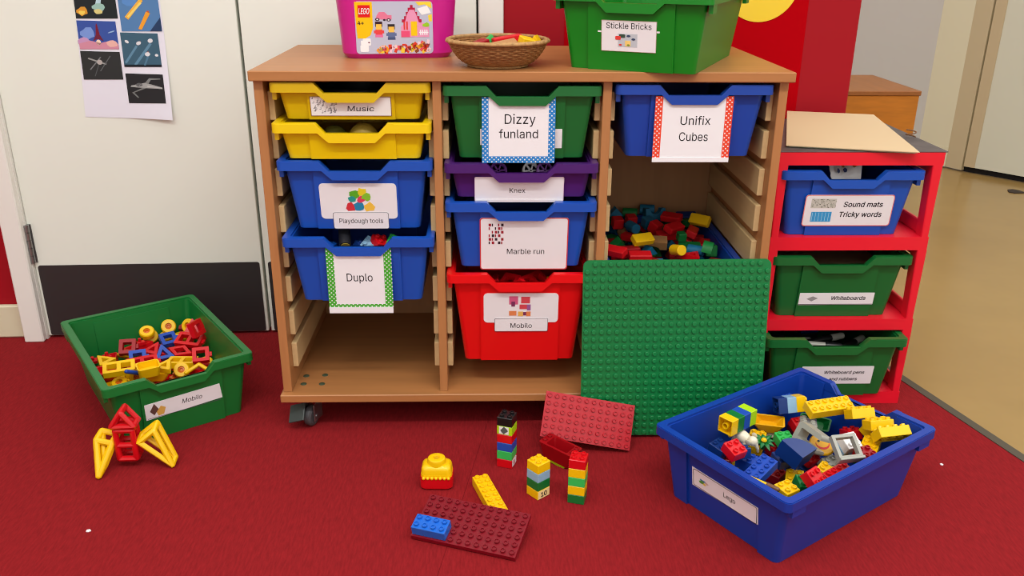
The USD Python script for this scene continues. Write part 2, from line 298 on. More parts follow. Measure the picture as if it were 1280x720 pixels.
# ================================================================ trays
def tray_solid(W, D, H, flip_label=False):
    """a stacking tray of thin plastic; the scooped front faces -y; returns (tub, rim, front panel frame, back panel frame)"""
    t, rh, it, ib, pw, pp = .0028, .0185, .012, .0125+.022*min(H, .21)/.142*.5+.006, W*.272, .006
    wt, wb, dt, db = W/2-it, W/2-ib, D/2-it, D/2-ib
    body = lambda o: hullb((-wb+o, wb-o, -db+o, db-o), 0 if o == 0 else t, (-wt+o, wt-o, -dt+o, dt-o), H-.004 if o == 0 else H+.02, .012-o*.5, .012-o*.5)
    pan = lambda o, z0, z1: Manifold.hull_points(np.array([(sx*(pw-o), y, z) for sx in (-1, 1) for z, yy in ((z0, -db-pp+o), (z1, -dt-pp+o+.001)) for y in (yy, yy+.03)]))
    rec = lambda o: Manifold.hull_points(np.array([(sx*(pw+o), y, z) for sx in (-1, 1) for z, yy in ((-.01, db-pp-o), (H-rh+.004, dt-pp-o)) for y in (yy, yy+.03)]))
    outer = (body(0) + pan(0, 0, H-.004)) - rec(0)
    inner = (body(t) + pan(t, t, H+.02)) - rec(t)
    tub = outer - inner
    R = CrossSection.square((W-.024, D-.024), True).offset(.012, manifold3d.JoinType.Round, circular_segments=24)
    R2 = R.offset(-.0015, manifold3d.JoinType.Round, circular_segments=24); inn = CrossSection.square((2*wt-2*t-.016, 2*dt-2*t-.016), True).offset(.008, manifold3d.JoinType.Round, circular_segments=16)
    ring = (R - inn).extrude(rh-.0015).translate((0, 0, H-rh)) + (R2 - inn).extrude(.0015).translate((0, 0, H-.0015))
    ht, hb, dp = W*.226, W*.165, .0195     # scoop: half widths at top and bottom, depth
    zt, zb = H+.01, H-dp
    k = (ht-hb)/dp
    cut = CrossSection([[(-ht-k*.01, zt), (-hb, zb), (hb, zb), (ht+k*.01, zt)]])
    if cut.area() < 1e-9: cut = CrossSection([[(ht+k*.01, zt), (hb, zb), (-hb, zb), (-ht-k*.01, zt)]])
    toy = lambda cs, y0, y1: cs.extrude(y1-y0).rotate((90, 0, 0)).translate((0, y1, 0))
    cutm = toy(cut, -D/2-.02, -D/2+.045)
    lipo = [(-ht-.012, H), (-ht, H), (-hb, H-dp), (hb, H-dp), (ht, H), (ht+.012, H), (ht+.012, H-rh), (ht-.004, H-rh), (hb-.006, H-dp-rh+.001), (-hb+.006, H-dp-rh+.001), (-ht+.004, H-rh), (-ht-.012, H-rh)]
    lip = CrossSection([lipo]);
    if lip.area() < 1e-9: lip = CrossSection([lipo[::-1]])
    lipm = toy(lip, -D/2, -D/2+.0135)
    tub = tub - cutm
    rim = (ring - toy(cut, -D/2-.02, -D/2+.03)) + lipm
    for s in (-1, 1):
        x = s*(W/2-.0068)
        rim = rim + Manifold.cube((.008, .034, .016)).translate((x-.004, -D/2+.016, H-rh-.0155))
        rim = rim + Manifold.cube((.008, .034, .016)).translate((x-.004, D/2-.05, H-rh-.0155))
    fr = Frame((0, -db-pp, 0), (1, 0, 0), (0, -(dt-db)+.001, H-.004)); bk = Frame((0, db-pp, -.01), (-1, 0, 0), (0, dt-db, H-rh+.014))
    return tm(tub), tm(rim), fr, bk, dict(W=W, D=D, H=H, wt=wt-t, wb=wb-t-.002, dt=dt-t-.004, db=db-t-.008, floor=t)
TRAYS = {}
def tray(key, label, color, m, W, D, H, group=None):
    tub, rim, fr, bk, dim = tray_solid(W, D, H)
    p = thing('storage_tray', label, 'tray', m, group)
    mt = mat('tray_'+color, TCOL[color], .36, .45, bump=.04, bscale=(300, 300, 300))
    part(p, 'tub', tub, mt); part(p, 'rim', rim, mt)
    TRAYS[key] = dict(path=p, m=m, fr=fr, bk=bk, mat=mt, **dim); return TRAYS[key]
TCOL = dict(yellow=(206, 172, 4), bright_yellow=(232, 198, 4), blue=(20, 78, 176), blue2=(20, 66, 160), green=(16, 100, 44), leaf_green=(6, 122, 24), purple=(70, 26, 104), red=(222, 12, 16), crate_blue=(10, 56, 150), crate_green=(14, 110, 46))
CX = [-.3265, -.002, .326]; TW, TD = .302, .412
def shelf_tray(key, label, color, col, top, H, yf=.006, **kw): return tray(key, label, color, M4((CX[col], yf+TD/2, top-H)), TW, TD, H, **kw)
HS, HD, HX = .0715, .142, .206
shelf_tray('music', 'yellow shallow tray with a Music label, at the top of the first column', 'yellow', 0, .7435, HS)
shelf_tray('plain', 'bright yellow shallow tray without a label, second from the top', 'bright_yellow', 0, .6690, HS, yf=-.004)
shelf_tray('play', 'blue deep tray with a two-part white picture label, below the yellow trays', 'blue', 0, .5940, HD)
shelf_tray('duplo', 'blue deep tray with a green-dotted white card hanging on its front', 'blue', 0, .4420, HD, yf=-.006)
shelf_tray('dizzy', 'dark green deep tray with a blue-dotted white card on its front', 'green', 1, .7380, HD)
shelf_tray('knex', 'purple shallow tray with a plain white label, between green and blue trays', 'purple', 1, .5895, HS)
shelf_tray('marble', 'blue deep tray with a red-edged Marble run label, under the purple tray', 'blue', 1, .5110, HD)
shelf_tray('mobilo', 'red extra-deep tray with a white picture label, lowest in its column', 'red', 1, .3600, HX)
shelf_tray('unifix', 'blue deep tray with a red-dotted white card, above the wooden blocks', 'blue2', 2, .7410, HD)
shelf_tray('blocks', 'blue tray full of wooden blocks, half hidden behind the green base plate', 'blue2', 2, .3600, HS, yf=.028)
RX = .6965
tray('sound', 'blue tray with a Sound mats and Tricky words label on the red rack', 'blue', M4((RX+.0, .100+.18, .4055)), .303, .36, .146)
tray('boards', 'green tray with a narrow Whiteboards label, middle of the red rack', 'green', M4((RX+.006, .103+.18, .2135)), .308, .36, .148)
tray('pens', 'green tray with a Whiteboard pens and rubbers label, lowest on the red rack', 'green', M4((RX+.007, .070+.18, .0305)), .316, .36, .150)
tray('stickle', 'bright green deep tray with a white picture label standing on the cabinet top', 'leaf_green', M4((.276, .178, .7656), Rz(math.radians(-25))), .302, .412, HD)
GM = M4((-.8315, .1733, .0004), Rz(.6014)); BM = M4((.5062, -.2456, .0004), Rz(-.9881+math.pi))
tray('floor_green', 'green tray of plastic frame pieces on the carpet before the kick plate', 'crate_green', GM, .312, .427, .150)
tray('floor_blue', 'large blue tray of building bricks standing on the red carpet', 'crate_blue', BM, .312, .427, .150)

# ---------------------------------------------------------------- labels on the trays
def card(key, p0, p1, side='fr', border=None, bw=.003, r=.004, off=.0004, lift=0., mt=None, name='label_card', lab=None):
    """a card between two pixels (its opposite corners) on a tray's panel; returns (frame, path, u0, u1, v0, v1, top offset)"""
    T = TRAYS[key]; f = T[side]
    if lift:      # hangs from the rim, clear of the panel and upright
        f = Frame((0, -T['D']/2+.0058, 0), (1, 0, 0), (0, 0, 1)); off = 0
    (u0, v1), (u1, v0) = f.uv(p0, T['m']), f.uv(p1, T['m'])
    if lift: v1 = min(v1, T['H']-.0212)
    p = part(T['path'], name, f.flat(rrect(u0, u1, v0, v1, r), off, .0006), mt or PAPER, lab)
    o = off+.0006
    if border: part(p, 'border', f.flat(rrect(u0, u1, v0, v1, r).difference(rrect(u0+bw, u1-bw, v0+bw, v1-bw, max(r-bw*.5, 0))), o, .0002), border)
    return f, p, u0, u1, v0, v1, o
INK = ink('black', (34, 32, 34))
def words(c, t, fu, fv, height, **kw):
    f, p, u0, u1, v0, v1, o = c
    part(p, 'lettering', f.text(t, u0+(u1-u0)*fu, v0+(v1-v0)*fv, height, o, depth=.0002, **kw), INK)
def picture(c, items, name='picture'):
    """items: (colour name, rgb, shape in card fractions)"""
    f, p, u0, u1, v0, v1, o = c
    by = {}
    for n, rgb, s in items: by.setdefault((n, rgb), []).append(affinity.affine_transform(s, [u1-u0, 0, 0, v1-v0, u0, v0]))
    for i, ((n, rgb), ss) in enumerate(by.items()): part(p, name, f.flat(unary_union(ss), o+.00005*i, .0002), ink(n, rgb))
def spots(c, w, rgb, n, dots, sides='lrb', step=.0085):
    """a printed border of white dots along the sides of a card"""
    f, p, u0, u1, v0, v1, o = c; S = []
    if 'l' in sides: S.append(sbox(u0, v0, u0+w, v1))
    if 'r' in sides: S.append(sbox(u1-w, v0, u1, v1))
    if 'b' in sides: S.append(sbox(u0, v0, u1, v0+w))
    for k, q in enumerate(S): part(p, 'border', f.flat(q.difference(unary_union(S[k+1:])) if S[k+1:] else q, o, .0002), ink(n, rgb))
    S = unary_union(S)
    D = []
    for i in range(60):
        for j in range(60):
            x, y = u0+.0022+step*.5*i, v0+.0022+step*.5*j
            if (i+j) % 2 == 0 and x < u1 and y < v1 and S.contains(Point(x, y)): D.append(Point(x, y).buffer(step*.17, quad_segs=2))
    part(p, 'dots', f.flat(unary_union(D), o+.0002, .0002), PAPER, kind='stuff')

c = card('music', (386.5, 120.5), (490, 145), border=ink('brown_line', (120, 60, 40)), bw=.0011, r=.0008)
words(c, 'Music', .62, .26, .0100, slant=.12, width=.050)
g = np.random.default_rng(3); it = []
for k in range(46):
    x, y = .03+.30*g.random(), .10+.80*g.random()
    if x > .12 and y > .85: continue
    it += [('note', (60, 55, 60), Point(x, y).buffer(.011)), ('note', (60, 55, 60), sbox(x+.008, y, x+.012, y+.12))]
picture(c, it)
c = card('play', (398, 229), (497.5, 273), r=.008)
words_it = [('pg_green', (90, 170, 40), (.46, .70, .07)), ('pg_yellow', (225, 205, 40), (.55, .76, .06)), ('pg_blue', (40, 130, 170), (.50, .36, .085)), ('pg_red', (205, 50, 60), (.39, .34, .07)), ('pg_gold', (235, 190, 70), (.63, .34, .07)), ('pg_pink', (215, 60, 90), (.53, .55, .06)), ('pg_teal', (40, 150, 140), (.42, .56, .05)), ('pg_lime', (130, 190, 50), (.60, .62, .06))]
picture(c, [(n, rgb, affinity.scale(blob(x, y, r, 9, i), 1, 1.9)) for i, (n, rgb, (x, y, r)) in enumerate(words_it)])
c2 = card('play', (416, 265), (487, 285.5), border=ink('grey_line', (90, 90, 96)), bw=.0009, r=.004, off=.0012, name='name_strip')
words(c2, 'Playdough tools', .5, .36, .0098, width=.087)
c = card('duplo', (406, 306), (492, 388.5), lift=1, r=.0005)
spots(c, .0155, (70, 165, 45), 'border_green', 1, 'lrb'); words(c, 'Duplo', .5, .48, .0165, width=.052)
part(c[1], 'curled_edge', c[0].flat(sbox(c[2], c[4]-.004, c[3], c[4]+.009), .0008, .001), PAPER)
c = card('dizzy', (602, 119), (693, 203.5), lift=1, r=.0005)
spots(c, .013, (45, 125, 195), 'border_blue', 1, 'lrb'); words(c, 'Dizzy', .52, .60, .0185, width=.059); words(c, 'funland', .50, .385, .0165, width=.075)
T = TRAYS['dizzy']; cc = card('dizzy', (600, 161), (606, 181), r=.0005, name='old_label'); cc = card('dizzy', (688, 161), (702, 185), r=.0005, name='old_label')
c = card('knex', (593, 221), (704, 251.5), r=.003, border=ink('lilac_line', (222, 196, 214)), bw=.0012)
words(c, 'Knex', .48, .36, .0100, width=.031)
part(c[1], 'curled_edge', c[0].flat(rrect(c[2]+.001, c[3]-.002, c[4]-.001, c[4]+.005, .002), .0012, .0012), PAPER)
c = card('marble', (599.5, 272), (708.5, 336.5), r=.006, border=ink('red_line', (200, 60, 62)), bw=.0022)
words(c, 'Marble run', .52, .31, .0115, width=.076)
it = []
for k in range(5):
    for j in range(6):
        if (k*7+j*3) % 5 != 4: it.append((('mr_red', (150, 30, 45)) if (k+j) % 3 else ('mr_dark', (52, 34, 44))) + (sbox(.10+.035*k, .50+.068*j, .10+.035*k+(.028 if (k+j) % 2 else .014), .50+.068*j+.05),))
picture(c, [(a, b, s) for a, b, s in it])
c = card('mobilo', (604.5, 366.5), (697, 402.5), r=.008)
it = [('mb_pink', (205, 90, 130), sbox(.34, .62, .46, .90)), ('mb_dark', (120, 50, 90), sbox(.37, .55, .42, .72)), ('mb_red', (205, 70, 80), sbox(.50, .66, .62, .88)), ('mb_red', (205, 70, 80), sbox(.48, .46, .58, .62)), ('mb_violet', (150, 90, 150), sbox(.58, .42, .63, .62)), ('mb_orange', (220, 130, 80), sbox(.34, .24, .44, .40)), ('mb_gold', (225, 175, 90), sbox(.46, .22, .53, .38)), ('mb_dark', (120, 50, 90), sbox(.53, .24, .57, .36)), ('mb_orange', (220, 130, 80), sbox(.57, .22, .63, .38))]
picture(c, it)
c2 = card('mobilo', (618, 397.5), (684.5, 413.5), border=ink('grey_line', (90, 90, 96)), bw=.0009, r=.003, off=.0012, name='name_strip'); words(c2, 'Mobilo', .5, .28, .0110, width=.045)
c = card('unifix', (820, 119), (910, 200.5), lift=1, r=.0005)
spots(c, .0145, (225, 70, 45), 'border_red', 1, 'lr'); words(c, 'Unifix', .53, .56, .0165, width=.058); words(c, 'Cubes', .52, .31, .0165, width=.056)
part(c[1], 'curled_edge', c[0].flat(sbox(c[2], c[4]-.003, c[3], c[4]+.006), .0008, .001), PAPER)
c = card('sound', (1008, 243.5), (1110.5, 282), r=.006, border=ink('salmon_line', (226, 120, 112)), bw=.0016)
words(c, 'Sound mats', .66, .62, .0112, slant=.12, width=.084, bold=True); words(c, 'Tricky words', .65, .30, .0112, slant=.12, width=.092, bold=True)
g = np.random.default_rng(5); it = [('sm_grey', (196, 194, 184), sbox(.07, .58, .35, .88)), ('sm_blue', (60, 150, 205), sbox(.09, .14, .32, .46))]
picture(c, it); it = []
for k in range(70):
    x, y = .075+.27*g.random(), .59+.27*g.random(); it.append((('sm_dark', (110, 112, 100)) if k % 2 else ('sm_lt', (150, 156, 140))) + (sbox(x, y, x+.010, y+.022),))
for k in range(6): it.append(('sm_pale', (150, 205, 232), sbox(.10+.037*k, .16, .106+.037*k, .44)))
c = (*c[:6], c[6]+.0003); picture(c, [(a, b, s) for a, b, s in it])
c = card('boards', (1000, 366), (1090, 380.5), r=.001)
words(c, 'Whiteboards', .66, .42, .0090, slant=.15, width=.078, bold=True); picture(c, [('bd_grey', (150, 146, 146), Polygon([(.10, .50), (.18, .72), (.25, .55), (.17, .30)]))])
part(c[1], 'underline', c[0].flat(sbox(c[2], c[4]+.0006, c[3], c[4]+.0022), c[6], .0002), ink('grey_line', (90, 90, 96)))
c = card('pens', (1003, 458), (1087.5, 479), r=.001)
words(c, 'Whiteboard pens', .60, .58, .0076, slant=.15, width=.092, bold=True); words(c, 'and rubbers', .60, .20, .0076, slant=.15, width=.064, bold=True)
c = card('stickle', (752, 24.5), (820, 66.5), r=.0008, border=ink('tan_line', (170, 140, 120)), bw=.0007)
words(c, 'Stickle Bricks', .5, .74, .0105, width=.086)
it = [('sk_bg', (188, 194, 200), sbox(.31, .15, .66, .58))]; picture(c, it); c = (*c[:6], c[6]+.0003)
picture(c, [('sk_green', (60, 80, 66), rrect(.33, .44, .47-.02, .56, .02).buffer(.0)), ('sk_navy', (60, 74, 100), Point(.50, .51).buffer(.035)), ('sk_navy', (60, 74, 100), Point(.59, .41).buffer(.035)), ('sk_red', (222, 66, 60), rrect(.32, .30, .46, .42, .02)), ('sk_yellow', (240, 206, 120), sbox(.44, .18, .54, .36)), ('sk_red', (222, 66, 60), Point(.355, .22).buffer(.028)), ('sk_lime', (110, 140, 40), Point(.50, .22).buffer(.028))])
for px in ((750, 39), (822, 40.5)):
    T = TRAYS['stickle']; u, v = T['fr'].uv(px, T['m']); part(T['path'], 'tape', T['fr'].flat(sbox(u-.004, v-.0015, u+.004, v+.0015), .0001, .0002), PAPER)
# green floor tray: long strip with handwritten name
def quad_card(key, side, pts, mt=PAPER, name='label_card', off=.0004):
    T = TRAYS[key]; f = T[side]; q = np.array([f.uv(p, T['m']) for p in pts]); return f, part(T['path'], name, f.flat(Polygon(q), off, .0006), mt), q
f, p, q = quad_card('floor_green', 'fr', [(180, 507), (274, 479), (278, 496), (183, 526)])
u0, u1, v0, v1 = q[:, 0].min(), q[:, 0].max(), q[:, 1].min(), q[:, 1].max(); c = (f, p, u0, u1, v0, v1, .001)
words(c, 'Mobilo', .60, .44, .0105, slant=.2, width=.042)
picture(c, [('fm_dark', (96, 66, 60), Polygon([(.06, .45), (.12, .85), (.17, .50), (.11, .2)])), ('fm_gold', (214, 166, 80), Polygon([(.14, .35), (.20, .65), (.26, .50), (.23, .15), (.16, .12)]))])
part(p, 'underline', f.flat(sbox(u0+.004, v0+.0022, u1-.003, v0+.0032), .001, .0002), ink('grey_line', (90, 90, 96)))
# blue floor tray: label on the plain end
f, p, q = quad_card('floor_blue', 'bk', [(865.5, 582.5), (948, 635), (948, 656), (866, 605)])
u0, u1, v0, v1 = q[:, 0].min(), q[:, 0].max(), q[:, 1].min(), q[:, 1].max(); c = (f, p, u0, u1, v0, v1, .001)
sh = rrect(u0+.003, u1-.003, v0+.002, v1-.002, .004); part(p, 'border', f.flat(sh.difference(sh.buffer(-.0012)), .001, .0002), INK)
words(c, 'Lego', .58, .42, .0095, width=.028)
picture(c, [('fl_blue', (60, 120, 170), blob(.17, .55, .05, 8, 1)), ('fl_green', (90, 150, 60), affinity.scale(blob(.16, .45, .05, 8, 2), 1, 2)), ('fl_gold', (220, 190, 70), affinity.scale(blob(.20, .4, .03, 8, 3), 1, 2)), ('fl_grey', (200, 170, 160), affinity.scale(blob(.23, .52, .03, 8, 4), 1, 2))])
# ================================================================ toys: kinds of piece
P_ = .0159; HB = .0190
def stud_mesh(n=12): return lathe([(0, .0022), (.0030, .0022), (.0033, .0043), (.0044, .0043), (.0047, .0038), (.0047, 0)], n)
STUD = stud_mesh()
def brick_body(nx, ny, h=1., hollow=True):
    a, b, hh = nx*P_/2-.0001, ny*P_/2-.0001, HB*h
    o = tm(bx(-a, a, -b, b, 0, hh, .0008))
    if hollow and h >= .9:
        m = Manifold.hull_points(np.array(o.vertices)) - Manifold.cube((2*a-.0036, 2*b-.0036, hh-.003)).translate((-a+.0018, -b+.0018, -.001))
        for i in range(nx-1):
            for j in range(ny-1): m = m + (Manifold.cylinder(hh-.002, .0066, .0066, 14)-Manifold.cylinder(hh, .0050, .0050, 14)).translate((P_*(i+1-nx/2), P_*(j+1-ny/2), 0))
        o = tm(m)
    return o
def studs_at(nx, ny, z): return [STUD.copy().apply_translation((P_*(i+.5-nx/2), P_*(j+.5-ny/2), z)) for i in range(nx) for j in range(ny)]
def brick_parts(nx, ny, c, h=1., single=True):
    m = plastic(c); out = [('body', brick_body(nx, ny, h), m, None)]
    st = studs_at(nx, ny, HB*h)
    return out + ([('stud', s, m, None) for s in st] if single else [('studs', cat_(*st), m, 'stuff')])
def ring2(w, h, t, d, cuts=()):
    cs = CrossSection.square((w-.003, h-.003), True).offset(.0015, manifold3d.JoinType.Round, circular_segments=12)
    for (x0, y0, x1, y1) in cuts: cs = cs - CrossSection.square((x1-x0, y1-y0)).translate((x0, y0))
    return tm(cs.extrude(d).translate((0, 0, -d/2)))
def g_sq(c): w, t = .037, .0086; return [('frame', ring2(w, w, t, .013, [(-w/2+t, -w/2+t, w/2-t, w/2-t)]), plastic(c), None), ('clip', bx(w/2-.001, w/2+.006, -.006, .006, -.003, .003), plastic(c), None)]
def g_dsq(c): w, h, t = .066, .037, .0084; return [('frame', ring2(w, h, t, .014, [(-w/2+t, -h/2+t, -t/2, h/2-t), (t/2, -h/2+t, w/2-t, h/2-t)]), plastic(c), None), ('clip', bx(w/2-.001, w/2+.006, -.006, .006, -.003, .003), plastic(c), None)]
def g_tri(c, s=.046, d=.012):
    r = s/math.sqrt(3); p = [(r*math.cos(a), r*math.sin(a)) for a in (math.pi/2, math.pi*7/6, math.pi*11/6)]
    q = Polygon(p).buffer(-.002).buffer(.002, quad_segs=3); return [('frame', prism(q.difference(Polygon(p).buffer(-.0078)), d).apply_translation((0, 0, -d/2)), plastic(c), None)]
def g_rhomb(c):
    p = Polygon([(-.036, 0), (0, -.018), (.036, 0), (0, .018)]); return [('frame', prism(p.buffer(-.001).buffer(.001).difference(p.buffer(-.0072)), .012).apply_translation((0, 0, -.006)), plastic(c), None)]
def g_bar(c): return [('rod', tm(capsule((-.020, 0, 0), (.020, 0, 0), .0048, 12)), plastic(c), None)]
def g_wheel(c): return [('tyre', lathe([(.0078, -.0075), (.0155, -.0075), (.0175, -.005), (.0180, 0), (.0175, .005), (.0155, .0075), (.0078, .0075), (.0078, -.0075)], 26), plastic(c), None), ('hub', lathe([(0, -.005), (.0076, -.005), (.0076, .004), (.004, .005), (.003, .002), (0, .002)], 16), plastic('orange'), None)]
def g_vee(c): return [('angle', tm(bars([(-.026, -.012, 0), (0, .014, 0), (.026, -.012, 0)], [(0, 1), (1, 2)], .0046, 10)), plastic(c), None)]
def g_tub(c): return [('shell', tm(hullb((-.021, .021, -.014, .014), -.012, (-.024, .024, -.017, .017), .012, .008, .008)-hullb((-.019, .019, -.012, .012), -.002, (-.0215, .0215, -.0145, .0145), .013, .006, .006)), plastic(c), None)]
def g_conn(c): return [('coupling', cat_(bx(-.011, .011, -.006, .006, -.005, .005), cyl(.004, .008, 10, .005)), plastic(c), None)]
def g_brick(c, nx=2, ny=2, h=1.): o = brick_parts(nx, ny, c, h); return [(n, m.copy().apply_translation((0, 0, -HB*h/2)), q, k) for n, m, q, k in o]
def g_fill(c, nx=2, ny=4): o = brick_parts(nx, ny, c, 1., False); return [(n, m.copy().apply_translation((0, 0, -HB/2)), q, k) for n, m, q, k in o]
def g_stack(cs, nx=2, ny=2):
    out = []
    for i, c in enumerate(cs):
        for n, m, q, k in brick_parts(nx, ny, c): out.append((('brick', i, n), m.copy().apply_translation((0, 0, HB*(i-len(cs)/2))), q, k))
    return out
def g_slope(c, nx=2, ny=2):
    a, b = nx*P_/2, ny*P_/2; q = Polygon([(-a, 0), (a, 0), (a, .005), (-a+P_, HB), (-a, HB)])
    m = prism(q, 2*b-.0004); m.apply_transform(M4((0, b, -HB/2), Rx(math.pi/2)))
    st = [STUD.copy().apply_translation((-a+P_/2, P_*(j+.5-ny/2), HB/2)) for j in range(ny)]
    return [('body', m, plastic(c), None)]+[('stud', s, plastic(c), None) for s in st]
def g_bowl(c): return [('body', tm(hullb((-.020, .020, -.0150, .0150), -.010, (-.031, .031, -.0159, .0159), .010, .010, .004)-hullb((-.017, .017, -.012, .012), -.004, (-.028, .028, -.013, .013), .0105, .008, .003)), plastic(c), None)]
def g_disc(c): return [('disc', lathe([(0, -.003), (.022, -.003), (.024, -.001), (.024, .003), (.022, .005), (0, .005)], 30), plastic(c), None), ('post', cyl(.009, .016, 16, -.0185), plastic(c), None), ('smile', prism(Point(0, 0).buffer(.013).difference(Point(0, .004).buffer(.0128)), .0006).apply_translation((0, 0, .005)), plastic('red'), None), ('eye', cyl(.0025, .0006, 10, .005).apply_translation((-.006, .006, 0)), plastic('black'), None), ('eye', cyl(.0025, .0006, 10, .005).apply_translation((.006, .006, 0)), plastic('black'), None)]
def g_arch(c):
    q = rrect(-.031, .031, -.020, .020, .006).difference(rrect(-.020, .040, -.010, .010, .003)); return [('bracket', prism(q, .026).apply_translation((0, 0, -.013)), plastic(c), None)]
def g_pane(c): return [('frame', ring2(.046, .046, .006, .012, [(-.017, -.017, .017, .017)]), plastic(c), None), ('sill', bx(-.024, .024, -.026, -.021, -.010, .010), plastic(c), None)]
def g_quarter(c):
    q = Polygon([(-.024, -.024), (.024, -.024)]+[(-.024+.048*math.cos(a), -.024+.048*math.sin(a)) for a in np.linspace(.1, math.pi/2, 9)]); return [('body', prism(q, .034).apply_translation((0, 0, -.017)), plastic(c), None)]
def g_round(c): return [('body', tm(Manifold.batch_hull([Manifold.sphere(.006, 12).translate((sx*.0105, sy*.0105, z)) for sx in (-1, 1) for sy in (-1, 1) for z in (-.004, .006)])), plastic(c), None)]+[('stud', STUD.copy().apply_translation((x, y, .0118)), plastic(c), None) for x in (-P_/2, P_/2) for y in (-P_/2, P_/2)]
def g_animal(c):
    E_ = lambda p, r: Manifold.sphere(1., 16).scale(tuple(r)).translate(p); H_ = lambda *a: Manifold.batch_hull([Manifold.sphere(r, 12).translate(p) for p, r in a])
    m = E_((0, 0, 0), (.019, .012, .012)) + E_((.021, 0, .008), (.010, .009, .010)) + H_(((.028, 0, .006), .0045), ((.035, 0, -.004), .003)) + H_(((.035, 0, -.004), .003), ((.037, 0, -.012), .0024))
    for sx in (-.011, .011):
        for sy in (-.007, .007): m = m + H_(((sx, sy, -.004), .0052), ((sx, sy, -.019), .0048))
    for sy in (-1, 1): m = m + E_((.017, sy*.011, .010), (.006, .002, .008))
    m = m + H_(((-.019, 0, .002), .002), ((-.025, 0, -.006), .0012))
    return [('body', tm(m), plastic(c), None)]
def g_plant(c):
    out = []
    for k in range(9):
        a = k*2*math.pi/9; d = np.array([math.cos(a), math.sin(a), 0]); l = .026 if k % 2 else .021
        out.append(('leaf', tm(Manifold.batch_hull([Manifold.sphere(.0022, 8).translate(tuple(d*.004)), Manifold.sphere(.0045, 8).scale((1, 1, .5)).translate(tuple(d*l*.55+[0, 0, .007])), Manifold.sphere(.001, 8).translate(tuple(d*l+[0, 0, .004]))])), plastic(c), None))
    return out+[('stem', cyl(.0048, .016, 12, -.012), plastic(c), None), ('flower', lathe([(0, .012), (.004, .011), (.006, .008), (.003, .006), (0, .006)], 10), plastic('yellow'), None)]
def g_figure(c): return [('legs', bx(-.009, .009, -.005, .005, -.026, -.010, .002), plastic(c), None), ('torso', tm(hullb((-.010, .010, -.006, .006), -.010, (-.007, .007, -.005, .005), .010, .002, .002)), plastic('cream'), None), ('head', tm(Manifold.sphere(.0085, 16).translate((0, 0, .0175))), plastic(c), None), ('cap', tm(Manifold.sphere(.0088, 16).translate((0, 0, .019)).trim_by_plane((0, 0, 1), .0195)), plastic(c), None)]
def g_stick(c): return [('handle', tm(capsule((-.028, 0, 0), (.012, 0, 0), .0035, 10)), plastic(c), None), ('tip', tm(capsule((.012, 0, 0), (.030, 0, 0), .0045, 10)), plastic('brown'), None)]
def wparts(mesh, c): return [('block', mesh, painted(c), None)]
def w_cube(c, size=.025): h = size/2; return wparts(bx(-h, h, -h, h, -h, h, .0015), c)
def w_slab(c, a=.049, b=.025, d=.0155): return wparts(bx(-a/2, a/2, -b/2, b/2, -d/2, d/2, .0015), c)
def w_cyl(c, r=.0118, l=.036): return wparts(lathe([(0, -l/2), (r-.001, -l/2), (r, -l/2+.001), (r, l/2-.001), (r-.001, l/2), (0, l/2)], 24).apply_transform(M4((0, 0, 0), Rx(math.pi/2))), c)
def w_tri(c, a=.036, h=.020, d=.023):
    m = prism(Polygon([(-a/2, -h/2), (a/2, -h/2), (0, h/2)]).buffer(-.001).buffer(.001), d); return wparts(m.apply_transform(M4((0, d/2, 0), Rx(math.pi/2))), c)
def w_half(c, r=.020, d=.022):
    m = prism(Polygon([(r*math.cos(a), r*math.sin(a)-r/2) for a in np.linspace(0, math.pi, 15)]), d); return wparts(m.apply_transform(M4((0, d/2, 0), Rx(math.pi/2))), c)
def w_arch(c, a=.049, h=.028, d=.023):
    q = sbox(-a/2, -h/2, a/2, h/2).difference(Point(0, h/2).buffer(a*.29)); return wparts(prism(q, d).apply_transform(M4((0, d/2, 0), Rx(math.pi/2))), c)
def w_bridge(c, a=.078, h=.022, d=.024):
    q = Polygon([(-a/2, -h/2), (-a*.3, -h/2)]+[(a*.3*math.cos(t), -h/2+h*.5*math.sin(t)) for t in np.linspace(math.pi, 0, 9)]+[(a/2, -h/2), (a/2, h/2), (-a/2, h/2)]).buffer(0)
    return wparts(prism(q, d).apply_transform(M4((0, d/2, 0), Rx(math.pi/2))), c)

def build_into(path, items):
    made = {}
    for n, m, q, k in items:
        if isinstance(n, tuple):       # ('brick', i, 'body'|'stud'): a brick of a stack with its studs
            b, i, s = n
            if s == 'body': made[i] = part(path, b, m, q)
            else: part(made[i], s, m, q, kind=k)
        else: part(path, n, m, q, kind=k)
def make(fn, c, **kw):
    key = fn.__name__[2:]+'_'+('_'.join(c) if isinstance(c, (list, tuple)) else c)+''.join(f'_{k}{str(v).replace(".", "p")}' for k, v in kw.items())
    if key not in _pieces: _pieces[key] = fn(c, **kw)
    return key, _pieces[key]
_pieces = {}
def put(name, fn, c, m, label, cat, group=None, **kw):
    key, items = make(fn, c, **kw)
    return thing(name, label, cat, m, group, like=kind_of(key, lambda p: build_into(p, items)))

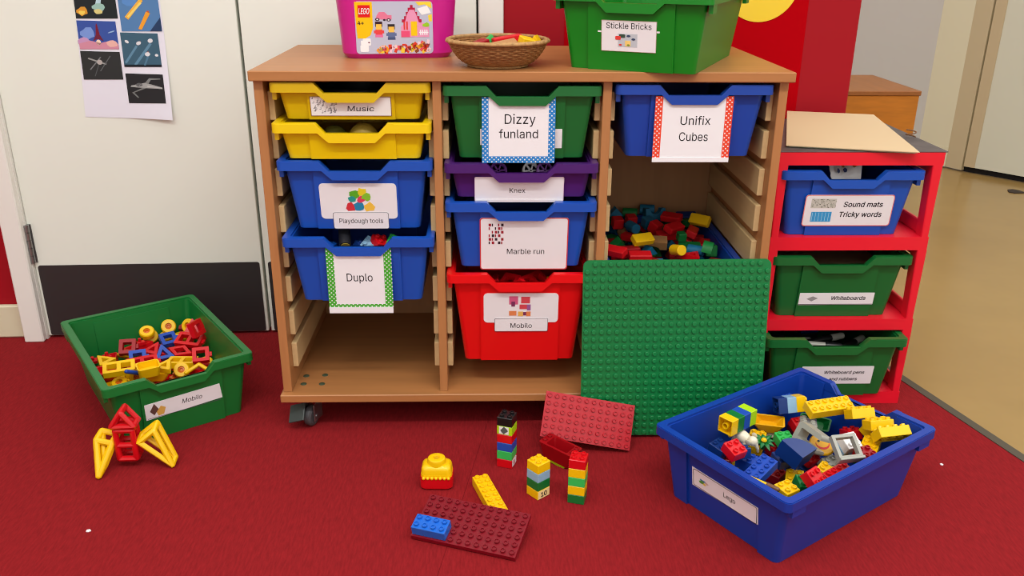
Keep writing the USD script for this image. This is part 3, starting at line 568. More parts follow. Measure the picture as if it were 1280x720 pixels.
# ---------------------------------------------------------------- heaps: each piece is let down onto the ones already there
class Heap:
    def __init__(s, key, level=.07, res=.0016):
        s.level = level
        T = s.T = TRAYS[key]; s.m = T['m']; s.inv = np.linalg.inv(s.m); s.res = res
        c = np.array([(x*T['W']/2, y*T['D']/2, 0, 1) for x in (-1, 1) for y in (-1, 1)])@s.m.T
        s.x0, s.y0 = c[:, 0].min(), c[:, 1].min(); s.nx, s.ny = int((np.ptp(c[:, 0]))/res)+1, int((np.ptp(c[:, 1]))/res)+1
        X, Y = np.meshgrid(s.x0+(np.arange(s.nx)+.5)*res, s.y0+(np.arange(s.ny)+.5)*res, indexing='ij')
        l = np.stack([X, Y, 0*X, 0*X+1], -1)@s.inv.T; z0 = s.m[2, 3]
        kx = (np.abs(l[..., 0])-T['wb'])/max(T['wt']-T['wb'], 1e-4); ky = (np.abs(l[..., 1])-T['db'])/max(T['dt']-T['db'], 1e-4)
        k = np.clip(np.maximum(kx, ky), 0, 1); s.H = z0+T['floor']+(T['H']-T['floor'])*k; s.in_ = k < .9; s.P = np.full_like(s.H, z0+T['floor'])
    def tris(s, mesh, R):
        return (np.asarray(mesh.vertices)@R.T)[mesh.faces]
    def raster(s, t, x, y):
        """lowest and highest z of the triangles over each cell, as (i0, j0, lo, hi)"""
        t = t+np.array([x, y, 0]); a, b = t.reshape(-1, 3).min(0), t.reshape(-1, 3).max(0)
        i0, j0 = int((a[0]-s.x0)/s.res)-1, int((a[1]-s.y0)/s.res)-1; i1, j1 = int((b[0]-s.x0)/s.res)+2, int((b[1]-s.y0)/s.res)+2
        lo = np.full((i1-i0, j1-j0), 9.); hi = np.full_like(lo, -9.)
        for p in t:
            d = (p[1, 0]-p[0, 0])*(p[2, 1]-p[0, 1])-(p[2, 0]-p[0, 0])*(p[1, 1]-p[0, 1])
            u0, v0 = int((p[:, 0].min()-s.x0)/s.res-.5), int((p[:, 1].min()-s.y0)/s.res-.5); u1, v1 = int((p[:, 0].max()-s.x0)/s.res+.5)+1, int((p[:, 1].max()-s.y0)/s.res+.5)+1
            sl = (slice(max(u0-i0, 0), u1-i0), slice(max(v0-j0, 0), v1-j0))
            if abs(d) < 1e-10:
                lo[sl] = np.minimum(lo[sl], p[:, 2].min()); hi[sl] = np.maximum(hi[sl], p[:, 2].max()); continue
            gx = s.x0+(np.arange(max(u0, i0), u1)+.5)*s.res; gy = s.y0+(np.arange(max(v0, j0), v1)+.5)*s.res
            GX, GY = gx[:, None], gy[None, :]
            w1 = ((GX-p[0, 0])*(p[2, 1]-p[0, 1])-(GY-p[0, 1])*(p[2, 0]-p[0, 0]))/d; w2 = ((GY-p[0, 1])*(p[1, 0]-p[0, 0])-(GX-p[0, 0])*(p[1, 1]-p[0, 1]))/d
            e = .35*s.res/max(abs(d)**.5, 1e-4); ok = (w1 > -e) & (w2 > -e) & (w1+w2 < 1+e)
            z = p[0, 2]+w1*(p[1, 2]-p[0, 2])+w2*(p[2, 2]-p[0, 2])
            lo[sl] = np.where(ok, np.minimum(lo[sl], z), lo[sl]); hi[sl] = np.where(ok, np.maximum(hi[sl], z), hi[sl])
        return i0, j0, lo, hi
    def window(s, i0, j0, shape, f=None):
        f = s.H if f is None else f
        W = np.full(shape, 9. if f is s.H else -9.); a0, b0 = max(i0, 0), max(j0, 0); a1, b1 = min(i0+shape[0], s.nx), min(j0+shape[1], s.ny)
        if a1 > a0 and b1 > b0: W[a0-i0:a1-i0, b0-j0:b1-j0] = f[a0:a1, b0:b1]
        return W
    def inside(s, t, x, y, z):
        """shifts (x, y) so that the piece, at about height z, stays within the tray's walls"""
        T = s.T; v = t.reshape(-1, 3)+[x, y, z]; l = np.c_[v, np.ones(len(v))]@s.inv.T; k = np.clip(l[:, 2]/T['H'], 0, 1); d = np.zeros(2)
        for ax, (b, tt) in enumerate((('wb', 'wt'), ('db', 'dt'))):
            lim = T[b]+(T[tt]-T[b])*k-.0015; over, under = (l[:, ax]-lim).max(), (-lim-l[:, ax]).max()
            if over > 0: d[ax] -= over
            elif under > 0: d[ax] += under
        w = s.m[:3, :2]@d; return x+w[0], y+w[1]
    def rest(s, i0, j0, lo, ok, f=None):
        W = s.window(i0, j0, lo.shape, f); return (W[ok]-lo[ok]).max()+.0002
    def drop(s, col, R, x=None, y=None, px=None, reach=8, pen=.0014):
        t = s.tris(col, R); h = -t[..., 2].min(); cx, cy = s.x0+s.nx*s.res/2, s.y0+s.ny*s.res/2
        i0, j0, lo, hi = s.raster(t, cx, cy); ok = lo < 8; cell = lambda x, y: (int(round((x-cx)/s.res)), int(round((y-cy)/s.res)))
        best = None              # let it slip a little way to where it lies low yet near its line of sight
        for dz in ((-.022, 0, .022, .044) if px is not None else (0,)):
            z = s.m[2, 3]+(s.level+dz if px is not None else h+.02)
            if px is not None: x, y = hz(px, z)[:2]
            for _ in range(3): x, y = s.inside(t, x, y, z)
            a, b = cell(x, y)
            for da in range(-reach, reach+1, 2):
                for db in range(-reach, reach+1, 2):
                    q = s.rest(i0+a+da, j0+b+db, lo, ok)
                    if px is None: w = q+.45*s.res*math.hypot(da, db)
                    else:
                        v = np.array([cx+(a+da)*s.res, cy+(b+db)*s.res, q])-EYE; d = v@_F
                        w = .6*q+pen*math.hypot(640+FPX*(v@_R)/d-px[0], 360-FPX*(v@_U)/d-px[1])
                    if best is None or w < best[0]: best = (w, q, a+da, b+db)
        _, z, a, b = best; i0, j0 = i0+a, j0+b; x, y = cx+a*s.res, cy+b*s.res
        a0, b0 = max(i0, 0), max(j0, 0); a1, b1 = min(i0+lo.shape[0], s.nx), min(j0+lo.shape[1], s.ny)
        hw = hi[a0-i0:a1-i0, b0-j0:b1-j0]+z; s.H[a0:a1, b0:b1] = np.where(hw > 0, np.maximum(s.H[a0:a1, b0:b1], hw), s.H[a0:a1, b0:b1]); s.P[a0:a1, b0:b1] = np.where(hw > 0, np.maximum(s.P[a0:a1, b0:b1], hw), s.P[a0:a1, b0:b1])
        return M4((x, y, z), R)
    def add(s, name, fn, c, yaw, tilt, roll, label, cat, px=None, xy=None, group=None, **kw):
        key, items = make(fn, c, **kw)
        ck = '!'+key
        if ck not in _pieces: _pieces[ck] = cat_(*[trimesh.Trimesh(m.vertices, m.faces, process=False) for n, m, q, k in items])
        m = s.drop(_pieces[ck], rot(yaw, tilt, roll), px=px, **({} if xy is None else dict(x=xy[0], y=xy[1])))
        return put(name, fn, c, m, label, cat, group, **kw)
    def fill(s, target, gens, name, label, cat, group, zones, tries=400, seed=1, flat=.8):
        g = np.random.default_rng(seed); T = s.T; n = 0
        for _ in range(tries):
            if s.H[s.in_].mean() >= s.m[2, 3]+target: break
            # aim at the lowest of a few spots
            best = None
            for _ in range(8):
                l = np.array([g.uniform(-1, 1)*T['wb'], g.uniform(-1, 1)*T['db'], 0, 1]); w = s.m@l; i, j = int((w[0]-s.x0)/s.res), int((w[1]-s.y0)/s.res)
                q = s.H[max(i-6, 0):i+7, max(j-6, 0):j+7].mean()
                if best is None or q < best[0]: best = (q, w)
            fn, c, kw = gens[int(g.integers(len(gens)))]
            l = s.inv@best[1]; zn = zones[(0 if l[1] < -T['db']/3 else 2 if l[1] > T['db']/3 else 1)*2+(l[0] > 0)]
            lab = label % (c.replace('_', ' '), {4: 'eight-stud', 2: 'four-stud'}.get(kw.get('ny'), {'w_cube': 'cubic', 'w_slab': 'flat', 'w_tri': 'triangular', 'g_sq': 'square', 'g_dsq': 'double', 'g_tub': 'hollow'}.get(fn.__name__, '')), zn)
            yw = g.uniform(0, 360); r_ = abs(math.cos(math.radians(yw)-math.atan2(s.m[1, 0], s.m[0, 0])))
            lab += ', ' + ('crosswise' if r_ > .924 else 'lengthwise' if r_ < .383 else 'askew') + (' at the bottom' if best[0] < s.m[2, 3]+.012 else ' on others')
            s.add(name, fn, c, yw, 0 if g.random() < flat else g.choice([10, -10]), 0, ' '.join(lab.split()), cat, xy=best[1][:2], group=group, **kw); n += 1
        return n
# ---------------------------------------------------------------- heap of building bricks in the blue tray
ZB = ['scooped end, viewer side', 'scooped end, plate side', 'middle, viewer side', 'middle, plate side', 'labelled end, viewer side', 'labelled end, plate side']
hb = Heap('floor_blue', .09); G = 'bricks deeper in the blue tray'
hb.fill(.058, [(g_fill, c, dict(nx=2, ny=n)) for c in ('blue', 'dark_red', 'green', 'navy', 'yellow') for n in (4, 2, 4)], 'toy_brick', '%s %s brick deep in blue tray, %s', 'brick', G, ZB)
LB = [  # kind, colour, pixel, yaw, tilt, roll, label, extra
 (g_brick, 'navy', (900, 560), 40, 10, 0, 'navy brick with studs against the labelled end wall of the blue tray', {}),
 (g_brick, 'navy', (925, 566), 20, -15, 5, 'navy brick under the hollow yellow brick in the blue tray', {}),
 (g_brick, 'red', (907, 573), 30, 20, 0, 'small red brick wedged at the labelled end of the blue tray', {}),
 (g_brick, 'blue', (945, 580), -50, 15, 5, 'blue brick lying beside the spiky green plant piece', dict(ny=4)),
 (g_brick, 'blue', (984, 500), 25, 10, 0, 'lone blue brick lying at the far wall of the blue tray', {}),
 (g_bowl, 'green', (1020, 527), -30, 30, 0, 'green curved brick behind the grey bracket in the blue tray', {}),
 (g_brick, 'red', (1000, 532), 20, 25, 0, 'red brick half under the light blue and yellow stack', {}),
 (g_brick, 'grey', (1010, 530), -20, -15, 0, 'grey half-height plate behind the grey bracket', dict(nx=2, ny=4, h=.5)),
 (g_brick, 'dark_red', (1084, 572), 20, 10, 0, 'dark red brick under the yellow two-by-two at the tray side', {}),
 (g_brick, 'red', (1064, 543), 10, -20, 0, 'red brick in the shadow under the long yellow beam', {}),
 (g_brick, 'grey', (1039, 582), 30, 30, 0, 'grey brick between the red bricks and the grey window frame', {}),
 (g_brick, 'yellow', (1031, 590), 50, 20, 0, 'small yellow brick showing between the red bricks', {}),
 (g_brick, 'yellow', (994, 600), -20, 20, 0, 'yellow brick half under the navy bricks near the front corner', {}),
 (g_brick, 'green', (1006, 606), 0, 10, 10, 'green brick squeezed under the red brick at the front corner', {}),
 (g_plant, 'green', (953, 558), 0, 10, 0, 'dark green spiky plant piece with a yellow flower', {}),
 (g_stack, ['yellow', 'green', 'blue', 'lime'], (923, 530), 38, 90, 90, 'stack of yellow, green, blue and lime bricks lying on its side', {}),
 (g_slope, 'yellow', (922, 550), 25, -60, 0, 'yellow sloped brick tipped on its side beside the lying stack', {}),
 (g_bowl, 'deep_yellow', (961, 530), -15, 15, 0, 'orange-yellow hollow curved brick beside the lying stack', {}),
 (g_figure, 'yellow', (962, 545), 60, 80, 0, 'small yellow toy figure with cream body lying among the bricks', {}),
 (g_brick, 'light_green', (983, 548), 10, 10, 0, 'bright light green brick in front of the grey bracket', {}),
 (g_stack, ['navy', 'light_blue', 'yellow'], (992, 516), 15, 70, 80, 'stack of navy, light blue and yellow bricks lying near the far wall', {}),
 (g_arch, 'grey', (1016, 546), -70, 65, 0, 'grey plastic bracket piece standing in the middle of the brick heap', {}),
 (g_quarter, 'navy', (985, 565), 40, 20, 0, 'large navy rounded brick in the middle of the brick heap', {}),
 (g_brick, 'navy', (974, 586), 15, 8, 0, 'navy brick with studs up in front of the large rounded one', {}),
 (g_animal, 'cream', (929, 580), -50, 20, 20, 'cream toy elephant lying at the labelled end of the blue tray', {}),
 (g_stick, 'yellow', (951, 602), -45, 10, 0, 'thin yellow and brown stick along the labelled end of the tray', {}),
 (g_brick, 'yellow', (985, 613), 30, 6, 0, 'yellow brick with four studs at the front corner of the tray', {}),
 (g_round, 'red', (1012, 578), 30, 20, 10, 'red rounded brick with studs in the middle of the heap', dict()),
 (g_brick, 'red', (1019, 600), 40, 40, 0, 'red brick with sideways studs near the tray long side', {}),
 (g_brick, 'red', (1056, 588), 35, 12, 0, 'long red brick sloping against the long side of the tray', dict(nx=4, ny=2)),
 (g_disc, 'deep_yellow', (1036, 550), 0, 25, 0, 'yellow disc with a smiling face print among the bricks', {}),
 (g_stack, ['light_blue', 'white'], (1058, 556), 20, 30, 0, 'white brick on a light blue brick beside the smiling disc', {}),
 (g_pane, 'grey', (1068, 572), 10, 35, 0, 'grey window frame piece near the long side of the tray', {}),
 (g_brick, 'yellow', (1116, 552), 10, -50, 0, 'yellow brick on its side in the corner by the scooped end', dict(nx=4, ny=2)),
 (g_brick, 'yellow', (1055, 528), 14, 20, 0, 'long yellow beam brick lying across the far side of the heap', dict(nx=6, ny=2)),
 (g_brick, 'yellow', (1090, 553), 30, 25, 10, 'yellow brick with four studs tilted near the scooped end', {}),
 (g_brick, 'yellow', (1101, 531), 8, -30, 0, 'yellow brick leaning against the end of the long beam', dict(nx=3, ny=2)),
 (g_brick, 'yellow', (1113, 543), 8, -25, 0, 'yellow brick on top of the corner pile by the scooped end', dict(nx=3, ny=2)),
]
for fn, c, px, ya, ti, ro, lab, kw in LB[:14]+sorted(LB[14:], key=lambda r: -r[2][1]):
    nm = {g_brick: 'toy_brick', g_stack: 'brick_stack', g_plant: 'toy_plant', g_figure: 'toy_figure', g_animal: 'toy_elephant', g_stick: 'toy_stick', g_disc: 'smiling_disc', g_arch: 'toy_bracket', g_pane: 'toy_window_frame'}.get(fn, 'shaped_brick')
    hb.add(nm, fn, c, ya, ti, ro, lab, {'toy_brick': 'brick', 'brick_stack': 'bricks', 'shaped_brick': 'brick', 'toy_figure': 'figure', 'toy_elephant': 'toy animal'}.get(nm, 'toy piece'), px=px, **kw)

# ---------------------------------------------------------------- heap of frame pieces in the green floor tray
ZG = ['scooped front, door-frame side', 'scooped front, cabinet side', 'middle, door-frame side', 'middle, cabinet side', 'back wall, door-frame side', 'back wall, cabinet side']
hg = Heap('floor_green', .078); G = 'frame pieces deeper in the green tray'
hg.fill(.050, [(g_fill, 'red', dict(nx=2, ny=4)) for _ in range(0)]+[(f, c, {}) for f in (g_sq, g_dsq, g_tub) for c in ('red', 'dark_red', 'yellow', 'red')], 'frame_piece', '%s %s frame piece in green tray, %s', 'toy piece', G, ZG)
LG = [
 (g_conn, 'red', (116, 452), 30, 20, 0, 'red coupling at the end of the heap by the tray side wall', {}),
 (g_bar, 'yellow', (119, 462), 20, 0, 0, 'yellow rod under the red coupling at the tray side wall', {}),
 (g_sq, 'dark_red', (160, 434), 10, 40, 0, 'dark red square frame near the back wall of the green tray', {}),
 (g_conn, 'red', (175, 432), 40, 0, 0, 'red coupling by the back wall behind the blue frame', {}),
 (g_tri, 'yellow', (131, 452), 60, 10, 0, 'yellow triangle frame beside the yellow double frame', {}),
 (g_sq, 'blue', (172, 443), 20, 35, 0, 'blue square frame half hidden under a red frame', {}),
 (g_tri, 'red', (190, 437), -20, 20, 0, 'red triangle frame in the middle of the frame heap', {}),
 (g_conn, 'red', (138, 452), -30, 0, 0, 'red coupling beside the upright yellow rod', {}),
 (g_dsq, 'red', (178, 449), 25, 15, 0, 'red double frame lying flat in the middle of the heap', {}),
 (g_sq, 'red', (232, 440), -10, 30, 0, 'red square frame under the upper red double frame', {}),
 (g_wheel, 'yellow', (201, 419), 30, 20, 0, 'yellow wheel behind the tilted blue square frame', {}),
 (g_wheel, 'yellow', (224, 419), 0, -10, 0, 'yellow wheel beside the upper red double frame', {}),
 (g_conn, 'dark_red', (224, 407), 0, 30, 0, 'dark red coupling between the topmost yellow wheels', {}),
 (g_wheel, 'yellow', (187, 427), 40, 60, 0, 'yellow wheel standing on edge by the back wall', {}),
 (g_wheel, 'yellow', (184, 416), 20, 30, 0, 'yellow wheel uppermost of the two by the back wall', {}),
 (g_wheel, 'yellow', (211, 408), 20, 60, 0, 'yellow wheel tipped up behind the blue square frame', {}),
 (g_wheel, 'yellow', (236, 404), -20, 65, 0, 'yellow wheel highest in the heap, beside the red triangle', {}),
 (g_tri, 'red', (251, 404), 10, 55, 0, 'red triangle frame highest in the heap at the far corner', {}),
 (g_sq, 'red', (259, 408), 70, 70, 0, 'red square frame standing in the far corner of the green tray', {}),
 (g_tub, 'red', (131, 478), 10, 10, 0, 'red hollow piece at the near corner of the green tray', {}),
 (g_dsq, 'yellow', (143, 463), 20, 15, 0, 'yellow double frame lying near the side wall of the tray', {}),
 (g_bar, 'yellow', (152, 444), 70, 0, 35, 'yellow rod sticking up beside the dark red frame', {}),
 (g_bar, 'blue', (167, 460), 60, 0, 30, 'dark blue rod lying across the yellow pieces', {}),
 (g_tub, 'yellow', (184, 459), 30, 10, 0, 'yellow hollow piece under the blue triangle', {}),
 (g_tri, 'yellow', (203, 459), -15, 10, 0, 'yellow triangle frame beside the dark blue triangle', {}),
 (g_tri, 'blue', (206, 447), 30, 40, 0, 'blue triangle frame in the middle of the heap', {}),
 (g_rhomb, 'red', (222, 441), -25, 20, 0, 'red diamond frame in front of the blue square frame', {}),
 (g_sq, 'blue', (209, 426), 35, 25, 0, 'blue square frame tilted towards the viewer near the top', {}),
 (g_sq, 'red', (252, 445), 15, 35, 0, 'red square frame standing by the near side of the heap', {}),
 (g_dsq, 'red', (250, 423), -15, 25, 0, 'red double frame lying on top of the heap', {}),
 (g_wheel, 'yellow', (150, 479), 0, 20, 0, 'yellow wheel nearest the scooped front of the green tray', {}),
 (g_wheel, 'yellow', (171, 469), 10, 80, 0, 'yellow wheel facing the viewer with an orange centre', {}),
 (g_bowl, 'yellow', (192, 466), 10, 10, 0, 'yellow curved piece beside the wheel with an orange centre', {}),
 (g_conn, 'orange', (212, 470), 60, 10, 0, 'orange coupling next to the yellow curved piece', {}),
 (g_wheel, 'yellow', (226, 463), 10, 55, 0, 'yellow wheel between the curved piece and the yellow angle', {}),
 (g_vee, 'yellow', (248, 459), 10, 15, 0, 'yellow angle piece by the front wall of the green tray', {}),
 (g_wheel, 'yellow', (272, 450), 0, 25, 0, 'yellow wheel alone in the near corner of the green tray', {}),
]
for fn, c, px, ya, ti, ro, lab, kw in LG[:10]+sorted(LG[10:], key=lambda r: -r[2][1]):
    nm = {g_wheel: 'wheel_piece', g_bar: 'toy_rod', g_conn: 'toy_coupling', g_bowl: 'curved_piece', g_tub: 'hollow_piece', g_vee: 'angle_piece'}.get(fn, 'frame_piece')
    hg.add(nm, fn, c, ya, ti, ro, lab, 'wheel' if nm == 'wheel_piece' else 'toy piece', px=px, **kw)

# ---------------------------------------------------------------- wooden blocks in the low tray of the third column
ZW = ['front by divider', 'front by side panel', 'middle by divider', 'middle by side panel', 'back by divider', 'back by side panel']
hw = Heap('blocks', .07); G = 'wooden blocks deeper in the tray'
hw.fill(.043, [(f, c, {}) for f in (w_cube, w_slab, w_tri) for c in ('red', 'teal', 'green', 'dark_red')], 'wooden_block', '%s %s wooden block in cabinet tray, %s', 'block', G, ZW)
LW = [
 (w_slab, 'dark_red', (786, 313), 10, 0, 0, 'dark red slab under the natural bridge block', {}),
 (w_cyl, 'wood', (777, 294), 20, 20, 0, 'plain wooden cylinder below the red cube', {}),
 (w_tri, 'green', (774, 303), 10, 20, 0, 'green triangular block beside the plain wooden cylinder', {}),
 (w_slab, 'navy', (858, 274), 0, 20, 0, 'navy slab behind the red blocks near the cabinet back', {}),
 (w_slab, 'red', (767, 311), -35, 15, 0, 'large red slab next to the divider', {}),
 (w_cube, 'red', (791, 276), 10, 10, 0, 'red cube behind the blue-green cylinder', {}),
 (w_cyl, 'green', (788, 265), 80, 0, 0, 'green cylinder at the back beside the blue-green triangle', {}),
 (w_cube, 'red', (769, 280), 8, 10, 0, 'red cube below the blue-green triangle', {}),
 (w_tri, 'teal', (771, 264), 5, 0, 0, 'blue-green triangular block at the back by the divider', {}),
 (w_cube, 'teal', (810, 283), 20, 10, 0, 'blue-green cube under the blue-green arch', {}),
 (w_cyl, 'teal', (816, 262), 80, 0, 0, 'blue-green cylinder lying behind the arch', {}),
 (w_arch, 'teal', (820, 269), 8, -10, 0, 'blue-green arch block with its hollow upwards at the back', {}),
 (w_cyl, 'teal', (791, 286), 20, 0, 0, 'blue-green cylinder with its round end to the front', {}),
 (w_cube, 'red', (821, 289), 40, 20, 0, 'red cube beside the bright yellow slab', {}),
 (w_half, 'green', (831, 283), 40, 20, 0, 'green half-round block in the middle of the heap', {}),
 (w_slab, 'red', (841, 271), -30, 15, 0, 'red slab at the back in the middle', {}),
 (w_slab, 'red', (842, 285), 40, 20, 0, 'red slab crossing the middle of the heap', {}),
 (w_slab, 'red', (832, 302), 10, 10, 0, 'red slab below the crossing red slab', {}),
 (w_slab, 'red', (865, 285), 70, 20, 0, 'red slab leaning beside the yellow slab at the back corner', {}),
 (w_slab, 'yellow', (871, 279), -40, 50, 0, 'yellow slab standing at the back corner of the tray', {}),
 (w_cube, 'green', (852, 293), 10, 10, 0, 'small green cube on top of a red slab', dict(size=.019)),
 (w_slab, 'red', (853, 303), 70, 20, 0, 'red slab under the small green cube', {}),
 (w_cyl, 'teal', (869, 309), 60, 0, 0, 'blue-green cylinder beside the green rounded block', {}),
 (w_half, 'green', (885, 306), 70, 10, 0, 'green rounded block next to the tray wall', {}),
 (w_slab, 'yellow', (803, 299), 22, 30, 0, 'bright yellow slab in the middle front of the wooden heap', {}),
 (w_bridge, 'wood', (819, 312), -8, 25, 0, 'natural wooden bridge block at the front of the heap', {}),
 (w_slab, 'red', (800, 320), 0, 10, 0, 'bright red slab just above the green base plate edge', {}),
 (w_cyl, 'yellow', (849, 314), 20, -15, 0, 'yellow cylinder at the front of the wooden heap', {}),
]
_low = [r for r in LW if r[2][1] > 310]
for fn, c, px, ya, ti, ro, lab, kw in LW[:5]+[r for r in _low if r not in LW[:5]]+sorted([r for r in LW[5:] if r not in _low], key=lambda r: -r[2][1]): hw.add('wooden_block', fn, c, ya, ti, ro, lab, 'block', px=px, **kw)

# ---------------------------------------------------------------- base plates and loose toys on the carpet
def plate(name, label, c, nx, ny, m, p, hh, r=.0005, single=True, rgb=None, sr=1.):
    mt = mat('plate_'+name+'_'+c, rgb, .34, .45); q = thing(name, label, 'base plate', m)
    w, d = nx*p, ny*p
    part(q, 'sheet', prism(rrect(-w/2, w/2, -d/2, d/2, r), hh), mt)
    SM = STUD if single else lathe([(0, .0045), (.0040, .0045), (.0047, .0038), (.0048, 0)], 12)
    st = [SM.copy().apply_scale(sr*p/P_).apply_translation((p*(i+.5-nx/2), p*(j+.5-ny/2), hh)) for i in range(nx) for j in range(ny)
          if r < .004 or (abs(i+.5-nx/2) < nx/2-.6 or abs(j+.5-ny/2) < ny/2-.6)]
    if single:
        for s in st: part(q, 'stud', s, mt)
    else: part(q, 'studs', cat_(*st), mt, kind='stuff')
    return q
def basis(a, b):   # rotation whose x axis is a and whose y axis is as near b as it can be
    x = np.array(a, float); x /= np.linalg.norm(x); n = np.cross(x, b); n /= np.linalg.norm(n); return np.stack([x, np.cross(n, x), n], 1)
# large green plate leaning on the cabinet: its lower edge on the carpet
gw = .375; tl_, tr_ = hy((732.5, 324), .008), hy((962.5, 322), .008); bl_ = np.array([.1335, -.030, .003])
mid = (tl_+tr_)/2; lowmid = np.array([(tl_[0]+tr_[0])/2+.002, -.036, .004])
Rg = basis(tr_-tl_, mid-lowmid); hgt = np.linalg.norm(mid-lowmid)
plate('green_base_plate', 'large green studded base plate leaning against the front of the cabinet', 'green', 24, 24, M4((mid+lowmid)/2+Rg[:, 2]*-.005, Rg), hgt/24.4, .0035, r=.013, single=False, rgb=(14, 120, 62))
q = (np.array([[.036, -.118, .057], [.219, -.125, .025], [.234, -.075, .101], [.051, -.067, .133]])-EYE)*1.019+EYE
Rr = basis(q[1]-q[0], q[3]-q[0]); plate('red_base_plate', 'bright red studded base plate leaning against the green one', 'red', 12, 6, M4(q.mean(0)-Rr[:, 2]*.006, Rr), np.linalg.norm(q[1]-q[0])/12, .006, rgb=(178, 8, 28))
q = np.array([[-.207, -.373, .010], [-.024, -.438, .010], [.007, -.350, .035], [-.176, -.285, .035]])
Rm = basis(q[1]-q[0], q[3]-q[0]); pm = np.linalg.norm(q[1]-q[0])/12; MM = M4(q.mean(0)-Rm[:, 2]*.0085, Rm)
plate('dark_red_base_plate', 'dark red studded base plate lying tilted on the carpet at the front', 'dark_red', 12, 6, MM, pm, .0085, rgb=(124, 10, 26))
put('toy_brick', g_brick, 'mid_blue', MM@M4((-4*pm+.001, -2*pm+.003, .0085+HB/2+.0002)), 'bright blue eight-stud brick standing on the dark red base plate', 'brick', nx=4, ny=2)
# yellow beam whose end carries the edge of the dark red plate
a, b = np.array([-.0995, -.206]), np.array([-.071, -.198]); dy = np.array([.31, -.951]); cy = (a+b)/2+dy*.070
yb = thing('toy_beam', 'long yellow studded beam running under the edge of the dark red plate', 'brick', M4((cy[0], cy[1], .0002), Rz(math.atan2(dy[1], dy[0]))))
for n, m, qn, k in brick_parts(9, 2, 'yellow'): part(yb, n, m, qn, kind=k)
def tower(label, colors, base, stickers=()):
    """a tower of two-by-two bricks whose front base edge runs between two pixels"""
    p0, p1 = hz(base[0]), hz(base[1]); d = (p1-p0)[:2]; w = np.linalg.norm(d); y = math.atan2(d[1], d[0]); s = .0318
    c = p0[:2]+d/w*s/2+np.array([-d[1], d[0]])/w*s/2
    t = thing('brick_tower', label, 'bricks', M4((c[0], c[1], .0002), Rz(y)))
    for i, cc in enumerate(colors):
        br = part(t, 'brick', brick_body(2, 2).apply_translation((0, 0, HB*i)), plastic(cc))
        for st in studs_at(2, 2, HB*(i+1)): part(br, 'stud', st, plastic(cc))
        for lv, fn in stickers:
            if lv == i: fn(br, HB*i)
    return t
h_ = P_-.0001; FR = lambda z: Frame((0, -h_, z), (1, 0, 0), (0, 0, 1)); SD = lambda z: Frame((h_, 0, z), (0, 1, 0), (0, 0, 1))
def st_eye(br, z): part(br, 'printed_panel', FR(z).flat(sbox(-.011, .002, .009, .018), 0, .0003), PAPER); part(br, 'printed_spot', FR(z).flat(blob(-.001, .010, .0075, 8, 4), .0003, .0002), ink('spot_grey', (84, 88, 84)))
def st_white(br, z): part(br, 'printed_panel', SD(z).flat(rrect(-.012, .012, .002, .018, .002), 0, .0003), PAPER); part(br, 'printed_mark', SD(z).flat(rrect(-.004, .002, .005, .014, .001), .0003, .0002), ink('spot_red', (190, 70, 70)))
def st_ten(br, z): part(br, 'printed_panel', SD(z).flat(sbox(-.0145, .001, .0145, .0182), 0, .0003), mat('print_pale_yellow', (240, 216, 150), .5, .3)); part(br, 'printed_number', SD(z).text('10', 0, .0045, .0095, .0003, bold=True), INK)
tower('tall tower of six bricks topped by a black brick with studs', ['red', 'light_green', 'blue', 'red', 'lime', 'black'], ((621, 583), (640.3, 586.8)), [(4, st_eye), (0, st_white)])
tower('tower of four bricks with a yellow top and the number 10 at its foot', ['yellow', 'green', 'light_blue', 'yellow'], ((658, 616.8), (672.6, 626.4)), [(0, st_ten)])
tower('tower of five bricks with a red top and a dark green foot', ['green', 'yellow', 'light_green', 'yellow', 'red'], ((709, 628.3), (729.9, 631.7)), [])
# hollow red hull brick on a curved foot, behind the towers
hc = (hz((697, 566), .028)); hy_ = -38
hl = thing('hull_brick', 'hollow red boat-shaped brick lying tilted behind the towers', 'brick', M4((.0745, -.128, .0075), rot(hy_, 0, 0)@Ry(.10)))
o = hullb((-.030, .030, -.014, .014), 0, (-.040, .040, -.021, .021), .036, .004, .004) - hullb((-.018, .020, -.010, .010), .008, (-.026, .026, -.017, .017), .040, .004, .004)
part(hl, 'hull', tm(o), plastic('dark_red'))
for x in (-.033, .033):
    for y in (-.008, .008): part(hl, 'stud', STUD.copy().apply_translation((x, y, .036)), plastic('dark_red'))
part(hl, 'foot', tm(hullb((-.022, .022, -.012, .012), -.0068, (-.022, .022, -.014, .014), .0002, .003, .003)), plastic('lime'), 'pale yellow-green foot')
# rounded red and yellow stack
hp = hz((546.5, 606)); hs = thing('rounded_stack', 'rounded red block with a yellow scalloped top, on the carpet', 'bricks', M4((hp[0], hp[1]+.004, .0002), Rz(-.03)))
rr = lambda z0, z1, a0, b0, a1, b1, r: hullb((-a0, a0, -b0, b0), z0, (-a1, a1, -b1, b1), z1, r, r, 6)
part(hs, 'base', tm(Manifold.batch_hull([rr(0, .004, .028, .020, .0315, .0235, .012), rr(.022, .027, .0315, .0235, .0312, .0232, .012)])), plastic('red'))
part(hs, 'scalloped_rim', cat_(*[tm(Manifold.sphere(.0034, 10).translate((x, -.0226, .0265))) for x in np.linspace(-.024, .024, 7)]+[tm(rr(.0264, .032, .0304, .0224, .030, .022, .011))]), plastic('yellow'))
part(hs, 'crown', tm(Manifold.batch_hull([rr(.031, .042, .0298, .0218, .0288, .0208, .011), rr(.0465, .0495, .0265, .0185, .0225, .0145, .010)])), plastic('yellow'))
part(hs, 'round_stud', lathe([(0, .0575), (.006, .0575), (.007, .0605), (.0140, .0605), (.0165, .0592), (.0178, .0560), (.0180, .0470), (0, .0470)], 28), plastic('yellow'))
